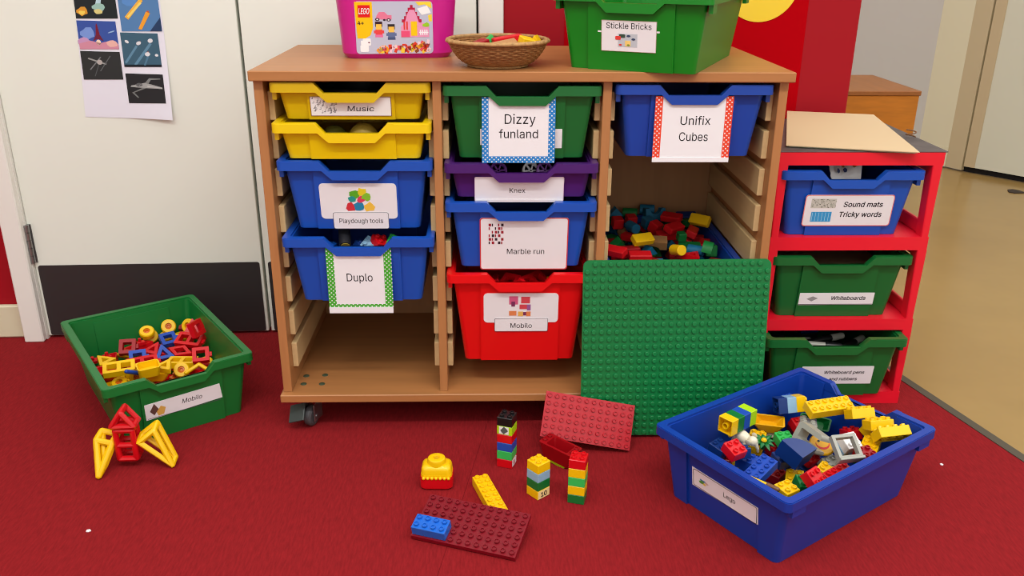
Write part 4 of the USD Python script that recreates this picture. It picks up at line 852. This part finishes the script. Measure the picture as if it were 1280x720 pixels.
part(hs, 'stud_centre', lathe([(0, .0595), (.0045, .0595), (.0045, .0570), (0, .0570)], 14), mat('stud_tan', (205, 160, 20), .4, .4))
# rocket of frame pieces
rk = thing('toy_rocket', 'little rocket of red frames with two yellow triangular fins, on the carpet', 'toy rocket', M4((-.792, -.118, 0), Rz(.05)))
FB = lambda w, h, d, t, x, z, dv: Manifold.batch_boolean([capsule(p, q, t, 8) for p, q in [((x+sx*w, sy*d, z), (x+sx*w, sy*d, z+h)) for sx in (-1, 1) for sy in (-1, 1)]+[((x-w, sy*d, z+zz), (x+w, sy*d, z+zz)) for sy in (-1, 1) for zz in dv]+[((x+sx*w, -d, z+zz), (x+sx*w, d, z+zz)) for sx in (-1, 1) for zz in dv]], manifold3d.OpType.Add)
part(rk, 'body_frame', tm(FB(.0165, .064, .0125, .0060, 0, .0205, (0, .031, .064))), plastic('red'))
zt = .0905
A = [(-.021, -.0145, zt+.004), (.021, -.0145, zt+.004), (0, -.0145, zt+.034), (-.021, .0145, zt+.004), (.021, .0145, zt+.004), (0, .0145, zt+.034)]
E_ = [(0, 1), (1, 2), (2, 0), (3, 4), (4, 5), (5, 3), (0, 3), (1, 4), (2, 5)]
part(rk, 'nose_prism', tm(bars(A, E_, .0062)), plastic('red'))
def fin(pts, dv):
    a = np.array(pts, float); v = [tuple(p) for p in a]+[tuple(p+dv) for p in a]; return tm(bars(v, E_, .0064))
part(rk, 'fin', fin([(-.056, -.012, .064), (-.027, -.012, .056), (-.046, -.052, 0.0068)], np.array([.006, .020, .010])), plastic('yellow'))
part(rk, 'fin', fin([(.026, -.012, .056), (.056, -.006, .078), (.086, -.020, 0.0068)], np.array([.002, .018, .008])), plastic('yellow'))
part(rk, 'coupling', bx(-.028, -.018, -.006, .006, .050, .062, .001), plastic('red')); part(rk, 'coupling', bx(.018, .028, -.006, .006, .052, .064, .001), plastic('red'))
for px, lab in (((1177, 581), 'tiny white paper scrap on the carpet beside the blue tray'), ((110.5, 664), 'tiny white paper scrap on the carpet near the green tray')):
    c = hz(px); sp = thing('paper_scrap', lab, 'scrap', M4((c[0], c[1], .0002))); part(sp, 'scrap', prism(blob(0, 0, .0045, 5, int(px[0])), .0012), PAPER)
c = hz((1269, 240), -.007); sp = thing('dark_scrap', 'dark brown scrap lying on the beige floor before the far door', 'scrap', M4((c[0], c[1], -.0068))); part(sp, 'scrap', prism(affinity.scale(blob(0, 0, .03, 9, 3), 1.3, 1.1), .004), mat('scrap_dark', (60, 50, 44), .7, .2))

# ---------------------------------------------------------------- on the cabinet top
TOP = .7656
pk = thing('plastic_tub', 'bright pink rounded plastic tub of bricks on the cabinet top', 'tub', M4((-.262, .290, TOP), Rz(math.radians(7))))
PK = mat('tub_pink', (196, 28, 132), .30, .45)
tw = lambda o, z0, z1: Manifold.batch_hull([hullb((-.106+o, .106-o, -.085+o, .085-o), z0, (-.114+o, .114-o, -.092+o, .092-o), z0+.010, .030, .034), hullb((-.114+o, .114-o, -.092+o, .092-o), z0+.010, (-.126+o, .126-o, -.104+o, .104-o), z1, .034, .036)])
part(pk, 'tub', tm(tw(0, 0, .175)-tw(.003, .004, .19)), PK)
part(pk, 'rim', tm(hullb((-.131, .131, -.109, .109), .165, (-.131, .131, -.109, .109), .178, .04, .04)-hullb((-.123, .123, -.101, .101), .15, (-.123, .123, -.101, .101), .19, .034, .034)), PK)
lf = Frame((0, -.0920, .010), (1, 0, 0), (0, -.012, .165)); pm_ = M4((-.262, .290, TOP), Rz(math.radians(7)))
def tub_label():
    c0 = [lf.uv(p, pm_) for p in ((441.5, 1.5), (542, 1.5), (540, 66), (447, 68))]; u0 = np.mean([c0[0][0], c0[3][0]]); u1 = np.mean([c0[1][0], c0[2][0]]); v1 = np.mean([c0[0][1], c0[1][1]]); v0 = np.mean([c0[2][1], c0[3][1]])
    p = part(pk, 'printed_label', lf.flat(rrect(u0, u1, v0, v1, .007), .0002, .0005), mat('label_lilac_grey', (186, 188, 208), .4, .4))
    W_, H_ = u1-u0, v1-v0
    S = lambda s: affinity.affine_transform(s, [W_, 0, 0, H_, u0, v0])
    def pr(n, rgb, s, o=0): part(p, n, lf.flat(S(s), .0007+.0002*o, .0002), ink('tub_%d_%d_%d' % rgb, rgb))
    pr('corner_panel', (244, 190, 10), Polygon([(.0, .99), (.225, .99), (.225, .50), (.19, .36), (.12, .30), (.02, .30), (.012, .5)]))
    pr('logo_square', (214, 24, 28), sbox(.04, .70, .195, .93), 1)
    part(p, 'logo_lettering', lf.text('LEGO', u0+W_*.1175, v0+H_*.765, H_*.105, .0012, bold=True, slant=.15, depth=.0002, width=W_*.135), PAPER)
    part(p, 'lettering', lf.text('4+', u0+W_*.07, v0+H_*.56, H_*.075, .001, bold=True, depth=.0002), INK)
    # toy house
    step = [(.60, .60), (.60, .66), (.63, .66), (.63, .72), (.655, .72), (.655, .80), (.68, .80), (.68, .88), (.71, .88), (.71, .93), (.745, .93), (.745, .88), (.775, .88), (.775, .80), (.80, .80), (.80, .72), (.83, .72), (.83, .66), (.855, .66), (.855, .60)]
    pr('house_roof', (176, 22, 62), Polygon(step), 0)
    pr('house_wall', (226, 150, 184), Polygon([(.585, .32), (.95, .32), (.95, .58), (.82, .60), (.79, .74), (.76, .84), (.70, .84), (.665, .74), (.64, .60), (.585, .52)]), 1)
    pr('house_wall_low', (226, 80, 120), sbox(.585, .32, .70, .44), 2); pr('house_door', (238, 196, 16), sbox(.715, .345, .795, .62), 2)
    for x in (.62, .655): pr('house_shutter', (214, 60, 50), sbox(x, .46, x+.02, .62), 2)
    pr('fence', (236, 236, 240), unary_union([sbox(.83+.028*k, .36, .845+.028*k, .46) for k in range(4)]+[sbox(.82, .40, .94, .42)]), 2)
    pr('sunburst', (240, 210, 60), Polygon([(.78, .99), (.98, .99), (.99, .86), (.90, .94), (.82, .92)]), 0); pr('card', (236, 236, 236), Polygon([(.80, .86), (.93, .92), (.98, .78), (.86, .74)]), 1)
    pr('tree', (150, 200, 40), blob(.915, .55, .05, 9, 2), 2); pr('yellow_patch', (238, 208, 60), Polygon([(.95, .62), (.99, .62), (.99, .76), (.94, .73)]), 0)
    # car
    pr('car_body', (222, 120, 150), Polygon([(.26, .66), (.47, .66), (.47, .74), (.42, .74), (.38, .80), (.31, .80), (.28, .74)]), 0); pr('car_wheel', (50, 36, 50), unary_union([Point(.285, .66).buffer(.028), Point(.43, .65).buffer(.028), Point(.375, .65).buffer(.018)]), 1); pr('wheel_hub', (240, 236, 240), unary_union([Point(.285, .66).buffer(.012), Point(.43, .65).buffer(.012)]), 2)
    # two simple brick people
    for x, y, hair, body, leg in ((.30, .47, (60, 34, 40), (224, 70, 70), (226, 110, 160)), (.46, .42, (46, 40, 44), (96, 110, 150), (70, 84, 120))):
        pr('brick_person_hair', hair, sbox(x-.046, y+.05, x+.046, y+.15), 0); pr('brick_person_head', (244, 190, 80), sbox(x-.036, y-.005, x+.036, y+.10), 1); pr('brick_person_body', body, unary_union([sbox(x-.045, y-.10, x+.045, y), sbox(x-.066, y-.075, x+.066, y-.02)]), 0); pr('brick_person_legs', leg, sbox(x-.05, y-.15, x+.05, y-.10), 0)
    pr('toy_dog', (236, 236, 238), unary_union([rrect(.05, .16, .04, .17, .02), rrect(.085, .19, .16, .30, .02), rrect(.06, .085, .15, .26, .01)]), 1); pr('dog_nose', (130, 70, 90), Point(.165, .22).buffer(.013), 2)
    g = np.random.default_rng(11); cs = [(214, 60, 40), (236, 150, 40), (226, 80, 90), (240, 200, 60), (236, 200, 210), (150, 60, 60)]
    for k in range(64):
        x = .27+.68*g.random(); y = .045+.20*g.random()*(.35+.65*(x-.25)/.7); r = .022+.012*g.random(); a = g.random()*3
        pr('printed_brick', cs[int(g.integers(6))], affinity.scale(affinity.rotate(sbox(x-r, y-r*.7, x+r, y+r*.7), math.degrees(a)), 1, 1.5), 0 if k % 2 else 1)
tub_label()

# basket
bk = thing('woven_basket', 'shallow round woven basket on the cabinet top, between tub and tray', 'basket', M4((-.048, .088, TOP)))
WICK = mat('wicker', (150, 104, 60), .7, .25, var=.35, vscale=(160, 160, 60)); WICK2 = mat('wicker_pale', (176, 136, 88), .7, .25, var=.3, vscale=(120, 120, 120))
prof = [(.056, .004), (.066, .008), (.076, .016), (.084, .026), (.090, .036), (.0945, .046)]
part(bk, 'bottom', lathe([(0, .003), (.055, .003), (.055, .006), (0, .006)], 40), WICK)
pp = np.array(prof); tt = np.r_[0, np.cumsum(np.linalg.norm(np.diff(pp, axis=0), axis=1))]
def torus_w(R, z, r, n=96, k=6, ph=0.):   # one coil of the weave, passing in and out of the stakes
    a = np.linspace(0, 2*math.pi, n, endpoint=False); b = np.linspace(0, 2*math.pi, k, endpoint=False); rr_ = R+.0011*np.cos(24*a+ph)
    V = np.stack([(rr_[:, None]+r*np.cos(b))*np.cos(a)[:, None], (rr_[:, None]+r*np.cos(b))*np.sin(a)[:, None], z+r*np.sin(b)[None]+0*a[:, None]], -1).reshape(-1, 3)
    i = np.arange(n)[:, None]; j = np.arange(k)[None]; A_, B_, C_, D_ = i*k+j, ((i+1) % n)*k+j, ((i+1) % n)*k+(j+1) % k, i*k+(j+1) % k
    return trimesh.Trimesh(V, np.concatenate([np.stack([A_, B_, C_], -1).reshape(-1, 3), np.stack([A_, C_, D_], -1).reshape(-1, 3)]), process=False)
n_ = 15
for k in range(n_):
    s = tt[-1]*k/(n_-1); part(bk, 'coil', torus_w(np.interp(s, tt, pp[:, 0]), np.interp(s, tt, pp[:, 1])+.001, .0024, ph=math.pi*(k % 2)), WICK, smooth=True)
for k in range(2): part(bk, 'rim_coil', torus_w(.0955+.002*k, .0495-.001*k, .0036, ph=math.pi*k), WICK2, smooth=True)
part(bk, 'foot_ring', torus_w(.0565, .0030, .0030), WICK2, smooth=True)
BI = [('toy_wedge', 'green triangular block peeking over the far edge of the basket', w_tri, 'light_green', (-.062, .128, .044), (10, 0, 12)), ('toy_slab', 'red slab lying across the basket', w_slab, 'red', (-.030, .118, .047), (14, 0, -8)), ('toy_slab', 'natural wooden slab propped along the near edge of the basket', w_slab, 'wood', (-.040, .074, .040), (14, 10, -10)),
      ('toy_cube', 'yellow cube in the basket beside the red slab', w_cube, 'yellow', (.006, .070, .042), (20, 10, 12)), ('toy_wedge', 'yellow triangular block at the tray side of the basket', w_tri, 'yellow', (.026, .092, .046), (-20, 0, 0)), ('toy_slab', 'brown-red slab lying low in the basket at the tub side', w_slab, 'dark_red', (-.092, .098, .036), (40, 0, -14)), ('toy_cube', 'red cube low in the basket under the yellow triangular block', w_cube, 'red', (-.002, .104, .026), (10, 0, 0)),
      ('toy_slab', 'red slab on the bottom of the basket', w_slab, 'red', (-.052, .088, .016), (60, 0, 0)), ('toy_slab', 'orange slab on the bottom of the basket under the yellow cube', w_slab, 'orange', (-.020, .062, .016), (5, 0, 0))]
for nm, lab, fn, c, p, r in BI: put(nm, fn, c, M4((p[0], p[1], TOP+p[2]), rot(*r)), lab, 'block', **(dict(size=.026) if fn is w_cube else dict(a=.034, h=.024, d=.02) if fn is w_tri else dict(a=.058, b=.024, d=.012)))

# cream card sheets on the red rack
c4 = [hz(p, .5975) for p in ((986, 181), (1150, 189.5), (1092, 142.5), (984, 138))]
n4 = np.array([c[:2] for c in c4]); n4[0] = n4[0]+(n4[0]-n4[1])*.02
for i, (nm, lab, rgb) in enumerate((('card_sheet', 'pale green card sheet lowest under the cream card', (150, 160, 120)), ('card_sheet', 'white card sheet between the green and the cream card', (196, 190, 174)), ('card_sheet', 'large cream card sheet on top of the red rack', (208, 184, 144)))):
    q = thing(nm, lab, 'card', M4((0, 0, .5918+.0016*i))); s = Polygon(n4 + np.array([(.004, .002), (-.003, .003), (-.006, -.004), (0, 0)])*(2-i)); part(q, 'sheet', prism(s, .0013), mat('card_%d' % i, rgb, .6, .25))
c = hz((1138, 172), .5925); sc = thing('string_curl', 'small curl of brown string at the far edge of the rack top', 'string', M4((c[0], c[1], .5928))); part(sc, 'loop', tm(bars([(.011*math.cos(a), .007*math.sin(a), .0014+.0012*i) for i, a in enumerate(np.linspace(0, 9, 14))], [(i, i+1) for i in range(13)], .0014, 6)), mat('string_brown', (120, 84, 56), .8, .2))
# wooden chest beyond the wall
wc = thing('wooden_chest', 'orange-brown wooden chest standing beyond the red wall', 'chest', M4((0, 0, -.007)))
CH = mat('chest_pine', (188, 116, 30), .5, .35, var=.18, vscale=(8, 8, 40)); x1 = hy((1153, 112), 1.3)[0]; z1 = hy((1153, 114), 1.3)[2]+.007
part(wc, 'body', bx(.95, x1-.004, 1.304, 1.70, 0, z1-.016, .002), CH); part(wc, 'lid', bx(.945, x1, 1.30, 1.704, z1-.016, z1, .002), mat('chest_lid', (150, 92, 40), .45, .4, var=.15, vscale=(30, 5, 30)))
# yellow disc on the red backing paper
u, v = wpx((954, -24), -.0) ; rY = abs(wpx((1000, -2))[0]-u)
yd = thing('yellow_disc', 'glossy yellow paper disc pinned to the red backing paper', 'disc'); part(yd, 'disc', WF.flat(Point(u, v).buffer(rY, quad_segs=16), -.0085, .0012), mat('disc_yellow', (236, 200, 40), .25, .6))

# poster of printed pictures on the cream door
ps = thing('printed_sheet', 'white paper sheet of space pictures stuck on the cream door', 'sheet')
w4 = [wpx(p) for p in ((93, 0), (107, 146), (218, 149), (200, 0))]
ax = np.array(w4[0])-w4[1]; bx_ = np.array(w4[3])-w4[2]; top = [tuple(np.array(w4[1])+ax*1.55), tuple(np.array(w4[2])+bx_*1.55)]
curl = lambda s, t: .10*max(0, s-.30)**2*max(0, .42-t)**1.5
pA, pX, pY = np.array(w4[1]), np.array(w4[2])-w4[1], np.array(top[0])-w4[1]; pI = np.linalg.inv(np.stack([pX, pY], 1))
def on_sheet(m):     # lays a flat print on the curled paper
    m = m.subdivide_to_size(.008) if hasattr(m, 'subdivide_to_size') else m; V = np.array(m.vertices); uv_ = np.stack([(V-WF.o)@WF.u, (V-WF.o)@WF.v], 1)
    st = (uv_-pA)@pI.T; m.vertices = V+np.array([curl(min(max(a, 0), 1), min(max(b, 0), 1)) for a, b in st])[:, None]*WF.n; return m
def sheet_mesh():
    nu, nv = 20, 30; P0, P1, P2, P3 = map(np.array, (w4[1], w4[2], top[1], top[0])); V = []
    for j in range(nv+1):
        for i in range(nu+1):
            s, t = i/nu, j/nv; q = (P0*(1-s)+P1*s)*(1-t)+(P3*(1-s)+P2*s)*t; d = .0006+curl(s, t); V.append(WF.o+q[0]*WF.u+q[1]*WF.v+d*WF.n)
    I = lambda i, j: j*(nu+1)+i
    F_ = [f for j in range(nv) for i in range(nu) for f in ((I(i, j), I(i+1, j), I(i+1, j+1)), (I(i, j), I(i+1, j+1), I(i, j+1)))]
    V = np.array(V); n = len(V); bd = [f for i in range(nu) for f in ((I(i, 0), I(i, 0)+n, I(i+1, 0)+n), (I(i, 0), I(i+1, 0)+n, I(i+1, 0)))]
    bd += [f for j in range(nv) for f in ((I(nu, j), I(nu, j)+n, I(nu, j+1)+n), (I(nu, j), I(nu, j+1)+n, I(nu, j+1)))]
    return trimesh.Trimesh(np.vstack([V+WF.n*.0004, V]), np.array(F_+[(a+n, c+n, b+n) for a, b, c in F_]+bd), process=False)
sh = part(ps, 'paper', sheet_mesh(), mat('poster_paper', (228, 228, 238), .55, .3), smooth=True)
def pict(x0, y0, x1, y1, items, rgb, k, lift=.0016):
    q4 = [wpx((80+x/4.5, y/4.5)) for x, y in ((x0, y0), (x1, y0+(6 if x0 > 200 else 6)), (x1+22*(y1-y0)/165, y1), (x0+22*(y1-y0)/165, y1))]
    p = part(ps, 'picture', on_sheet(WF.flat(Polygon(q4), lift, .0003)), ink('poster_bg_%d' % k, rgb))
    A_ = [np.array(q) for q in (q4[3], q4[2], q4[1], q4[0])]
    for i, (c, s) in enumerate(items):
        gs = s.geoms if hasattr(s, 'geoms') else [s]; out = []
        for g0 in gs:
            f = lambda X: [tuple((A_[0]*(1-a)+A_[1]*a)*(1-b)+(A_[3]*(1-a)+A_[2]*a)*b) for a, b in X]
            out.append(Polygon(f(g0.exterior.coords), [f(r.coords) for r in g0.interiors]).buffer(0))
        part(p, 'printed_shape', on_sheet(WF.flat(unary_union(out), lift+.0003+.0001*(i % 4), .0001)), ink('poster_%d_%d_%d' % c, c))
el = lambda x, y, a, b, r=0: affinity.rotate(affinity.scale(Point(x, y).buffer(1, quad_segs=6), a, b), r)
pl = lambda *p: Polygon(p)
ln = lambda x0, y0, x1, y1, w: affinity.rotate(sbox(0, -w/2, math.hypot(x1-x0, y1-y0), w/2), math.degrees(math.atan2(y1-y0, x1-x0)), origin=(0, 0)).buffer(0) if False else pl((x0-w*(y1-y0)/math.hypot(x1-x0, y1-y0)/2, y0+w*(x1-x0)/math.hypot(x1-x0, y1-y0)/2), (x1-w*(y1-y0)/math.hypot(x1-x0, y1-y0)/2, y1+w*(x1-x0)/math.hypot(x1-x0, y1-y0)/2), (x1+w*(y1-y0)/math.hypot(x1-x0, y1-y0)/2, y1-w*(x1-x0)/math.hypot(x1-x0, y1-y0)/2), (x0+w*(y1-y0)/math.hypot(x1-x0, y1-y0)/2, y0-w*(x1-x0)/math.hypot(x1-x0, y1-y0)/2))
pict(48, -60, 283, 104, [((214, 150, 50), blob(.17, .25, .16, 11, 3)), ((236, 206, 90), blob(.16, .20, .08, 9, 8)), ((150, 190, 180), blob(.55, .40, .16, 11, 5)), ((216, 204, 130), blob(.56, .25, .10, 9, 6)), ((180, 210, 220), pl((.50, .5), (.62, .98), (.70, .95), (.62, .45)))], (34, 40, 42), 0)
pict(70, 114, 290, 276, [((120, 150, 214), blob(.25, .55, .22, 11, 3)), ((196, 150, 190), blob(.15, .25, .16, 11, 9)), ((206, 140, 160), pl((.0, .0), (1, 0), (1, .18), (.8, .30), (.55, .22), (.3, .30), (0, .2))), ((230, 180, 170), blob(.85, .2, .14, 9, 6)), ((120, 30, 50), pl((.44, .35), (.48, .85), (.50, .92), (.52, .85), (.57, .35))), ((110, 34, 60), pl((.36, .28), (.45, .50), (.56, .50), (.64, .28), (.5, .38))), ((244, 216, 190), el(.50, .24, .06, .10)), ((150, 180, 220), el(.86, .62, .10, .02, 25))], (58, 84, 160), 1)
pict(92, 286, 314, 447, [((120, 124, 126), ln(.2, .35, .50, .80, .03)), ((150, 152, 150), ln(.18, .75, .62, .55, .05)), ((96, 100, 102), ln(.45, .30, .75, .85, .025)), ((176, 170, 166), el(.46, .62, .07, .09)), ((84, 88, 90), ln(.30, .12, .45, .60, .02)), ((190, 90, 80), el(.43, .66, .02, .03))], (48, 50, 50), 2)
pict(295, -60, 522, 176, [((90, 140, 200), blob(.3, .75, .2, 9, 2)), ((236, 180, 70), pl((.12, .35), (.55, .80), (.62, .74), (.2, .28))), ((244, 214, 110), pl((.18, .36), (.55, .72), (.58, .68), (.22, .33))), ((236, 160, 50), pl((.42, .06), (.66, .48), (.76, .44), (.5, .04))), ((250, 224, 130), pl((.48, .1), (.66, .42), (.70, .40), (.52, .08))), ((200, 90, 50), el(.70, .46, .05, .035, 60)), ((40, 62, 96), pl((.7, .0), (1, 0), (1, .35)))], (84, 128, 176), 3)
wh = (220, 222, 226)
pict(316, 182, 527, 376, [((96, 138, 164), ln(.05, .12, .40, .62, .06)), ((96, 138, 164), ln(.30, .06, .78, .70, .07)), ((80, 122, 148), ln(.55, .05, .68, .34, .05)), (wh, unary_union([el(.15, .74, .06, .04, -40), el(.46, .70, .07, .05, 30), el(.78, .78, .07, .06, 30), el(.66, .38, .07, .06, 20), el(.90, .35, .045, .04)])), ((186, 110, 90), unary_union([el(.50, .74, .02, .02), el(.80, .82, .02, .02), el(.68, .44, .02, .02)])), ((24, 34, 42), sbox(.0, .0, 1, .07))], (62, 96, 116), 4)
pict(346, 412, 558, 579, [((160, 162, 160), pl((.12, .60), (.50, .70), (.95, .55), (.95, .50), (.50, .52), (.10, .55))), ((126, 130, 128), pl((.50, .70), (.62, .86), (.92, .86), (.92, .83), (.66, .80), (.58, .66))), ((120, 124, 122), pl((.42, .53), (.12, .36), (.26, .18), (.29, .20), (.18, .36), (.52, .52))), ((190, 190, 188), pl((.55, .60), (.95, .54), (.95, .52), (.55, .56))), ((96, 98, 98), el(.34, .62, .09, .07))], (40, 40, 42), 5)

# ---------------------------------------------------------------- things peeking out of the shelved trays
def peek(key, name, label, cat, items, u, d, z, R=None, group=None):
    """a thing inside a tray: u across, d behind the tray's front, z of its lowest point above the tray floor"""
    T = TRAYS[key]; m = T['m']@M4((u, -T['D']/2+d, z), R); p = thing(name, label, cat, m, group)
    for n, ms, q in items: part(p, n, ms, q)
DK = mat('dark_toy', (30, 30, 34), .4, .4); GOLD = mat('dull_gold', (150, 126, 44), .5, .5, bump=.4, bscale=(900, 900, 900))
fl = .003
peek('music', 'tambourine', 'black rounded instrument lying in the Music tray', 'instrument', [('shell', lathe([(.040, 0), (.078, 0), (.080, .004), (.078, .046), (.070, .048), (.066, .044), (.066, .006), (.040, .004), (.040, 0)], 40), DK)], .0, .128, fl)
peek('plain', 'shaker_ball', 'dull gold ribbed shaker ball in the unlabelled yellow tray', 'shaker', [('ball', tm(Manifold.sphere(.0290, 28).translate((0, 0, .0290))), GOLD)], .014, .068, fl)
peek('plain', 'shaker_ball', 'olive green shaker ball beside the gold one in the yellow tray', 'shaker', [('ball', tm(Manifold.sphere(.0260, 24).translate((0, 0, .0260))), mat('olive', (84, 84, 30), .5, .4))], -.044, .072, fl)
peek('plain', 'wooden_clapper', 'dark brown clapper block in the unlabelled yellow tray', 'clapper', [('upper_half', bx(-.035, .035, -.02, .02, .022, .040, .002), mat('maroon_wood', (70, 26, 22), .5, .3)), ('lower_half', bx(-.035, .035, -.02, .02, 0, .020, .002), mat('maroon_wood', (70, 26, 22), .5, .3)), ('hinge', bx(-.035, -.028, -.02, .02, .019, .023, .0005), STEEL)], .075, .10, fl)
peek('duplo', 'toy_barrel', 'black and yellow barrel piece among the bricks under the blue lip', 'toy piece', [('drum', cyl(.012, .05, 20).apply_transform(M4((0, 0, .106), rot(10, -60, 0))), DK), ('cap', cyl(.0095, .002, 18, -.0015).apply_transform(M4((0, 0, .106), rot(10, -60, 0))), GOLD)], -.030, .030, .010)
for u, c, a, z, lab in ((.0, 'navy', 40, .100, 'navy brick upright beside the black and yellow barrel'), (.036, 'red', 30, .112, 'dark red brick showing above the blue lip'), (.066, 'light_green', -15, .110, 'bright green brick showing above the blue lip'), (-.07, 'mid_blue', 10, .098, 'mid-blue brick at the edge of the blue lip'), (.016, 'light_blue', -30, .106, 'pale blue-grey brick between navy and red ones')):
    T = TRAYS['duplo']; put('toy_brick', g_brick, c, T['m']@M4((u, -T['D']/2+.062, z), rot(a, 25, 20)), lab, 'brick', nx=2, ny=2)
for u, c, lab in ((-.045, 'purple', 'purple rod connector wheel showing above the purple lip'), (.020, 'white', 'white snap connector showing above the purple lip'), (.048, 'purple', 'violet connector disc beside the white connector')):
    T = TRAYS['knex']; rr0 = .018
    q = thing('rod_connector', lab, 'toy piece', T['m']@M4((u, -T['D']/2+.05, .046), rot(20, 60, 0)))
    part(q, 'ring', lathe([(rr0-.004, -.003), (rr0, -.003), (rr0, .003), (rr0-.004, .003), (rr0-.004, -.003)], 24), mat('knex_'+c, (130, 70, 160) if c == 'purple' else (225, 225, 230), .3, .5))
    for k in range(6): part(q, 'spoke', bx(.002, rr0-.003, -.0015, .0015, -.002, .002, .0003).apply_transform(M4((0, 0, 0), Rz(k*math.pi/3))), mat('knex_'+c, (130, 70, 160), .3, .5))
for u, fn, c, lab in ((-.02, g_sq, 'red', 'red square frame lying in the red tray'), (.03, g_dsq, 'red', 'red double frame in the red tray'), (.062, g_bar, 'yellow', 'yellow rod in the red tray'), (-.06, g_sq, 'dark_red', 'dark red square frame in the red tray')):
    T = TRAYS['mobilo']; put('frame_piece', fn, c, T['m']@M4((u, -T['D']/2+.055, .170), rot(15*u*100, 25, 0)), lab, 'toy piece')
wp = mat('leaflet_white', (226, 226, 224), .6, .3); 
def crumple(seed):
    g = np.random.default_rng(seed); n = 8; V = np.array([((i/n-.5)*.046, (j/n-.5)*.05, .010*math.sin(3*i/n+seed)*math.cos(2.5*j/n)+.003*g.random()) for j in range(n+1) for i in range(n+1)]); I = lambda i, j: j*(n+1)+i
    F_ = np.array([f for j in range(n) for i in range(n) for f in ((I(i, j), I(i+1, j), I(i+1, j+1)), (I(i, j), I(i+1, j+1), I(i, j+1)))]); k = len(V)
    return trimesh.Trimesh(np.vstack([V+[0, 0, .0004], V]), np.vstack([F_, F_[:, ::-1]+k]), process=False)
T = TRAYS['sound']
for i, (u, r) in enumerate(((-.016, (18, 62, 16)), (.016, (-22, 58, -10)))):
    q = thing('printed_leaflet', ('white printed leaflet sticking up behind the blue lip of the rack', 'second white leaflet with a brown picture, in the rack tray')[i], 'leaflet', T['m']@M4((u, -T['D']/2+.066, .132), rot(*r))); part(q, 'paper', crumple(i), wp)
    for k, (x, y, c) in enumerate(((-.013, .015, (60, 70, 110)), (.010, .008, (150, 120, 70)), (-.008, -.004, (50, 60, 100)))): part(q, 'printed_patch', prism(blob(x, y, .0055, 7, k+i), .0005).apply_translation((0, 0, .0125)), ink('leaflet_%d' % k, c))
T = TRAYS['boards']; nb = 20
def board_kind(p): part(p, 'board', bx(-.114, .114, -.132, .130, 0, .0052, .001), mat('hardboard', (104, 84, 62), .6, .3))
for k in range(nb):
    lab = {nb-1: 'topmost brown-backed board lying in the green rack tray', nb-2: 'second brown-backed board from the top in the green rack tray'}.get(k, 'brown-backed board lower in the stack in the green rack tray')
    thing('whiteboard', lab, 'board', T['m']@M4((0, 0, .0032+.0055*k), rot(.8*((k*7) % 3-1), 0, 0)), None if k >= nb-2 else 'boards lower in the stack', like=kind_of('whiteboard', board_kind))
def g_rubber(c): return [('felt', bx(-.06, .06, -.024, .024, -.015, .002, .002), mat('felt_grey', (60, 58, 58), .95, .05), None), ('grip', bx(-.06, .06, -.024, .024, .002, .014, .003), plastic(c), None)]
def g_pen(c): return [('barrel', tm(capsule((-.052, 0, 0), (.022, 0, 0), .0075, 14)), plastic(c), None), ('cap', tm(capsule((.022, 0, 0), (.050, 0, 0), .0085, 14)), plastic('grey' if c == 'black' else 'black'), None)]
hp_ = Heap('pens', .112); ZP = ['front, cabinet side', 'front, outer side', 'middle, cabinet side', 'middle, outer side', 'back, cabinet side', 'back, outer side']
hp_.fill(.092, [(g_rubber, c, {}) for c in ('black', 'navy')], 'board_rubber', '%s %s board rubber in lowest rack tray, %s', 'board rubber', 'board rubbers in the lowest rack tray', ZP, seed=4, flat=1.)
for px, c, a, lab in (((985, 428), 'black', 8, 'black marker pen at the cabinet end of the lowest rack tray'), ((1008, 426), 'black', 14, 'second black marker pen from the cabinet in the lowest rack tray'), ((1030, 424), 'black', 22, 'black marker pen lying across the scoop of the lowest rack tray'), ((1020, 430), 'grey', -12, 'grey marker pen by the scoop of the lowest rack tray'), ((1057, 426), 'grey', 70, 'grey marker pen pointing backwards in the lowest rack tray'), ((1064, 430), 'black', 40, 'black marker pen askew at the outer end of the lowest rack tray')):
    hp_.add('marker_pen', g_pen, c, a, 0, 0, lab, 'pen', px=px)
hs_ = Heap('stickle'); hs_.fill(.026, [(g_fill, c, dict(nx=2, ny=n)) for c in ('yellow', 'lime', 'red', 'blue') for n in (4, 2)], 'toy_brick', '%s %s brick in bright green tray, %s', 'brick', 'bricks in the bright green tray', ['front, basket side', 'front, wall end', 'middle, basket side', 'middle, wall end', 'back, basket side', 'back, wall end'], seed=9)
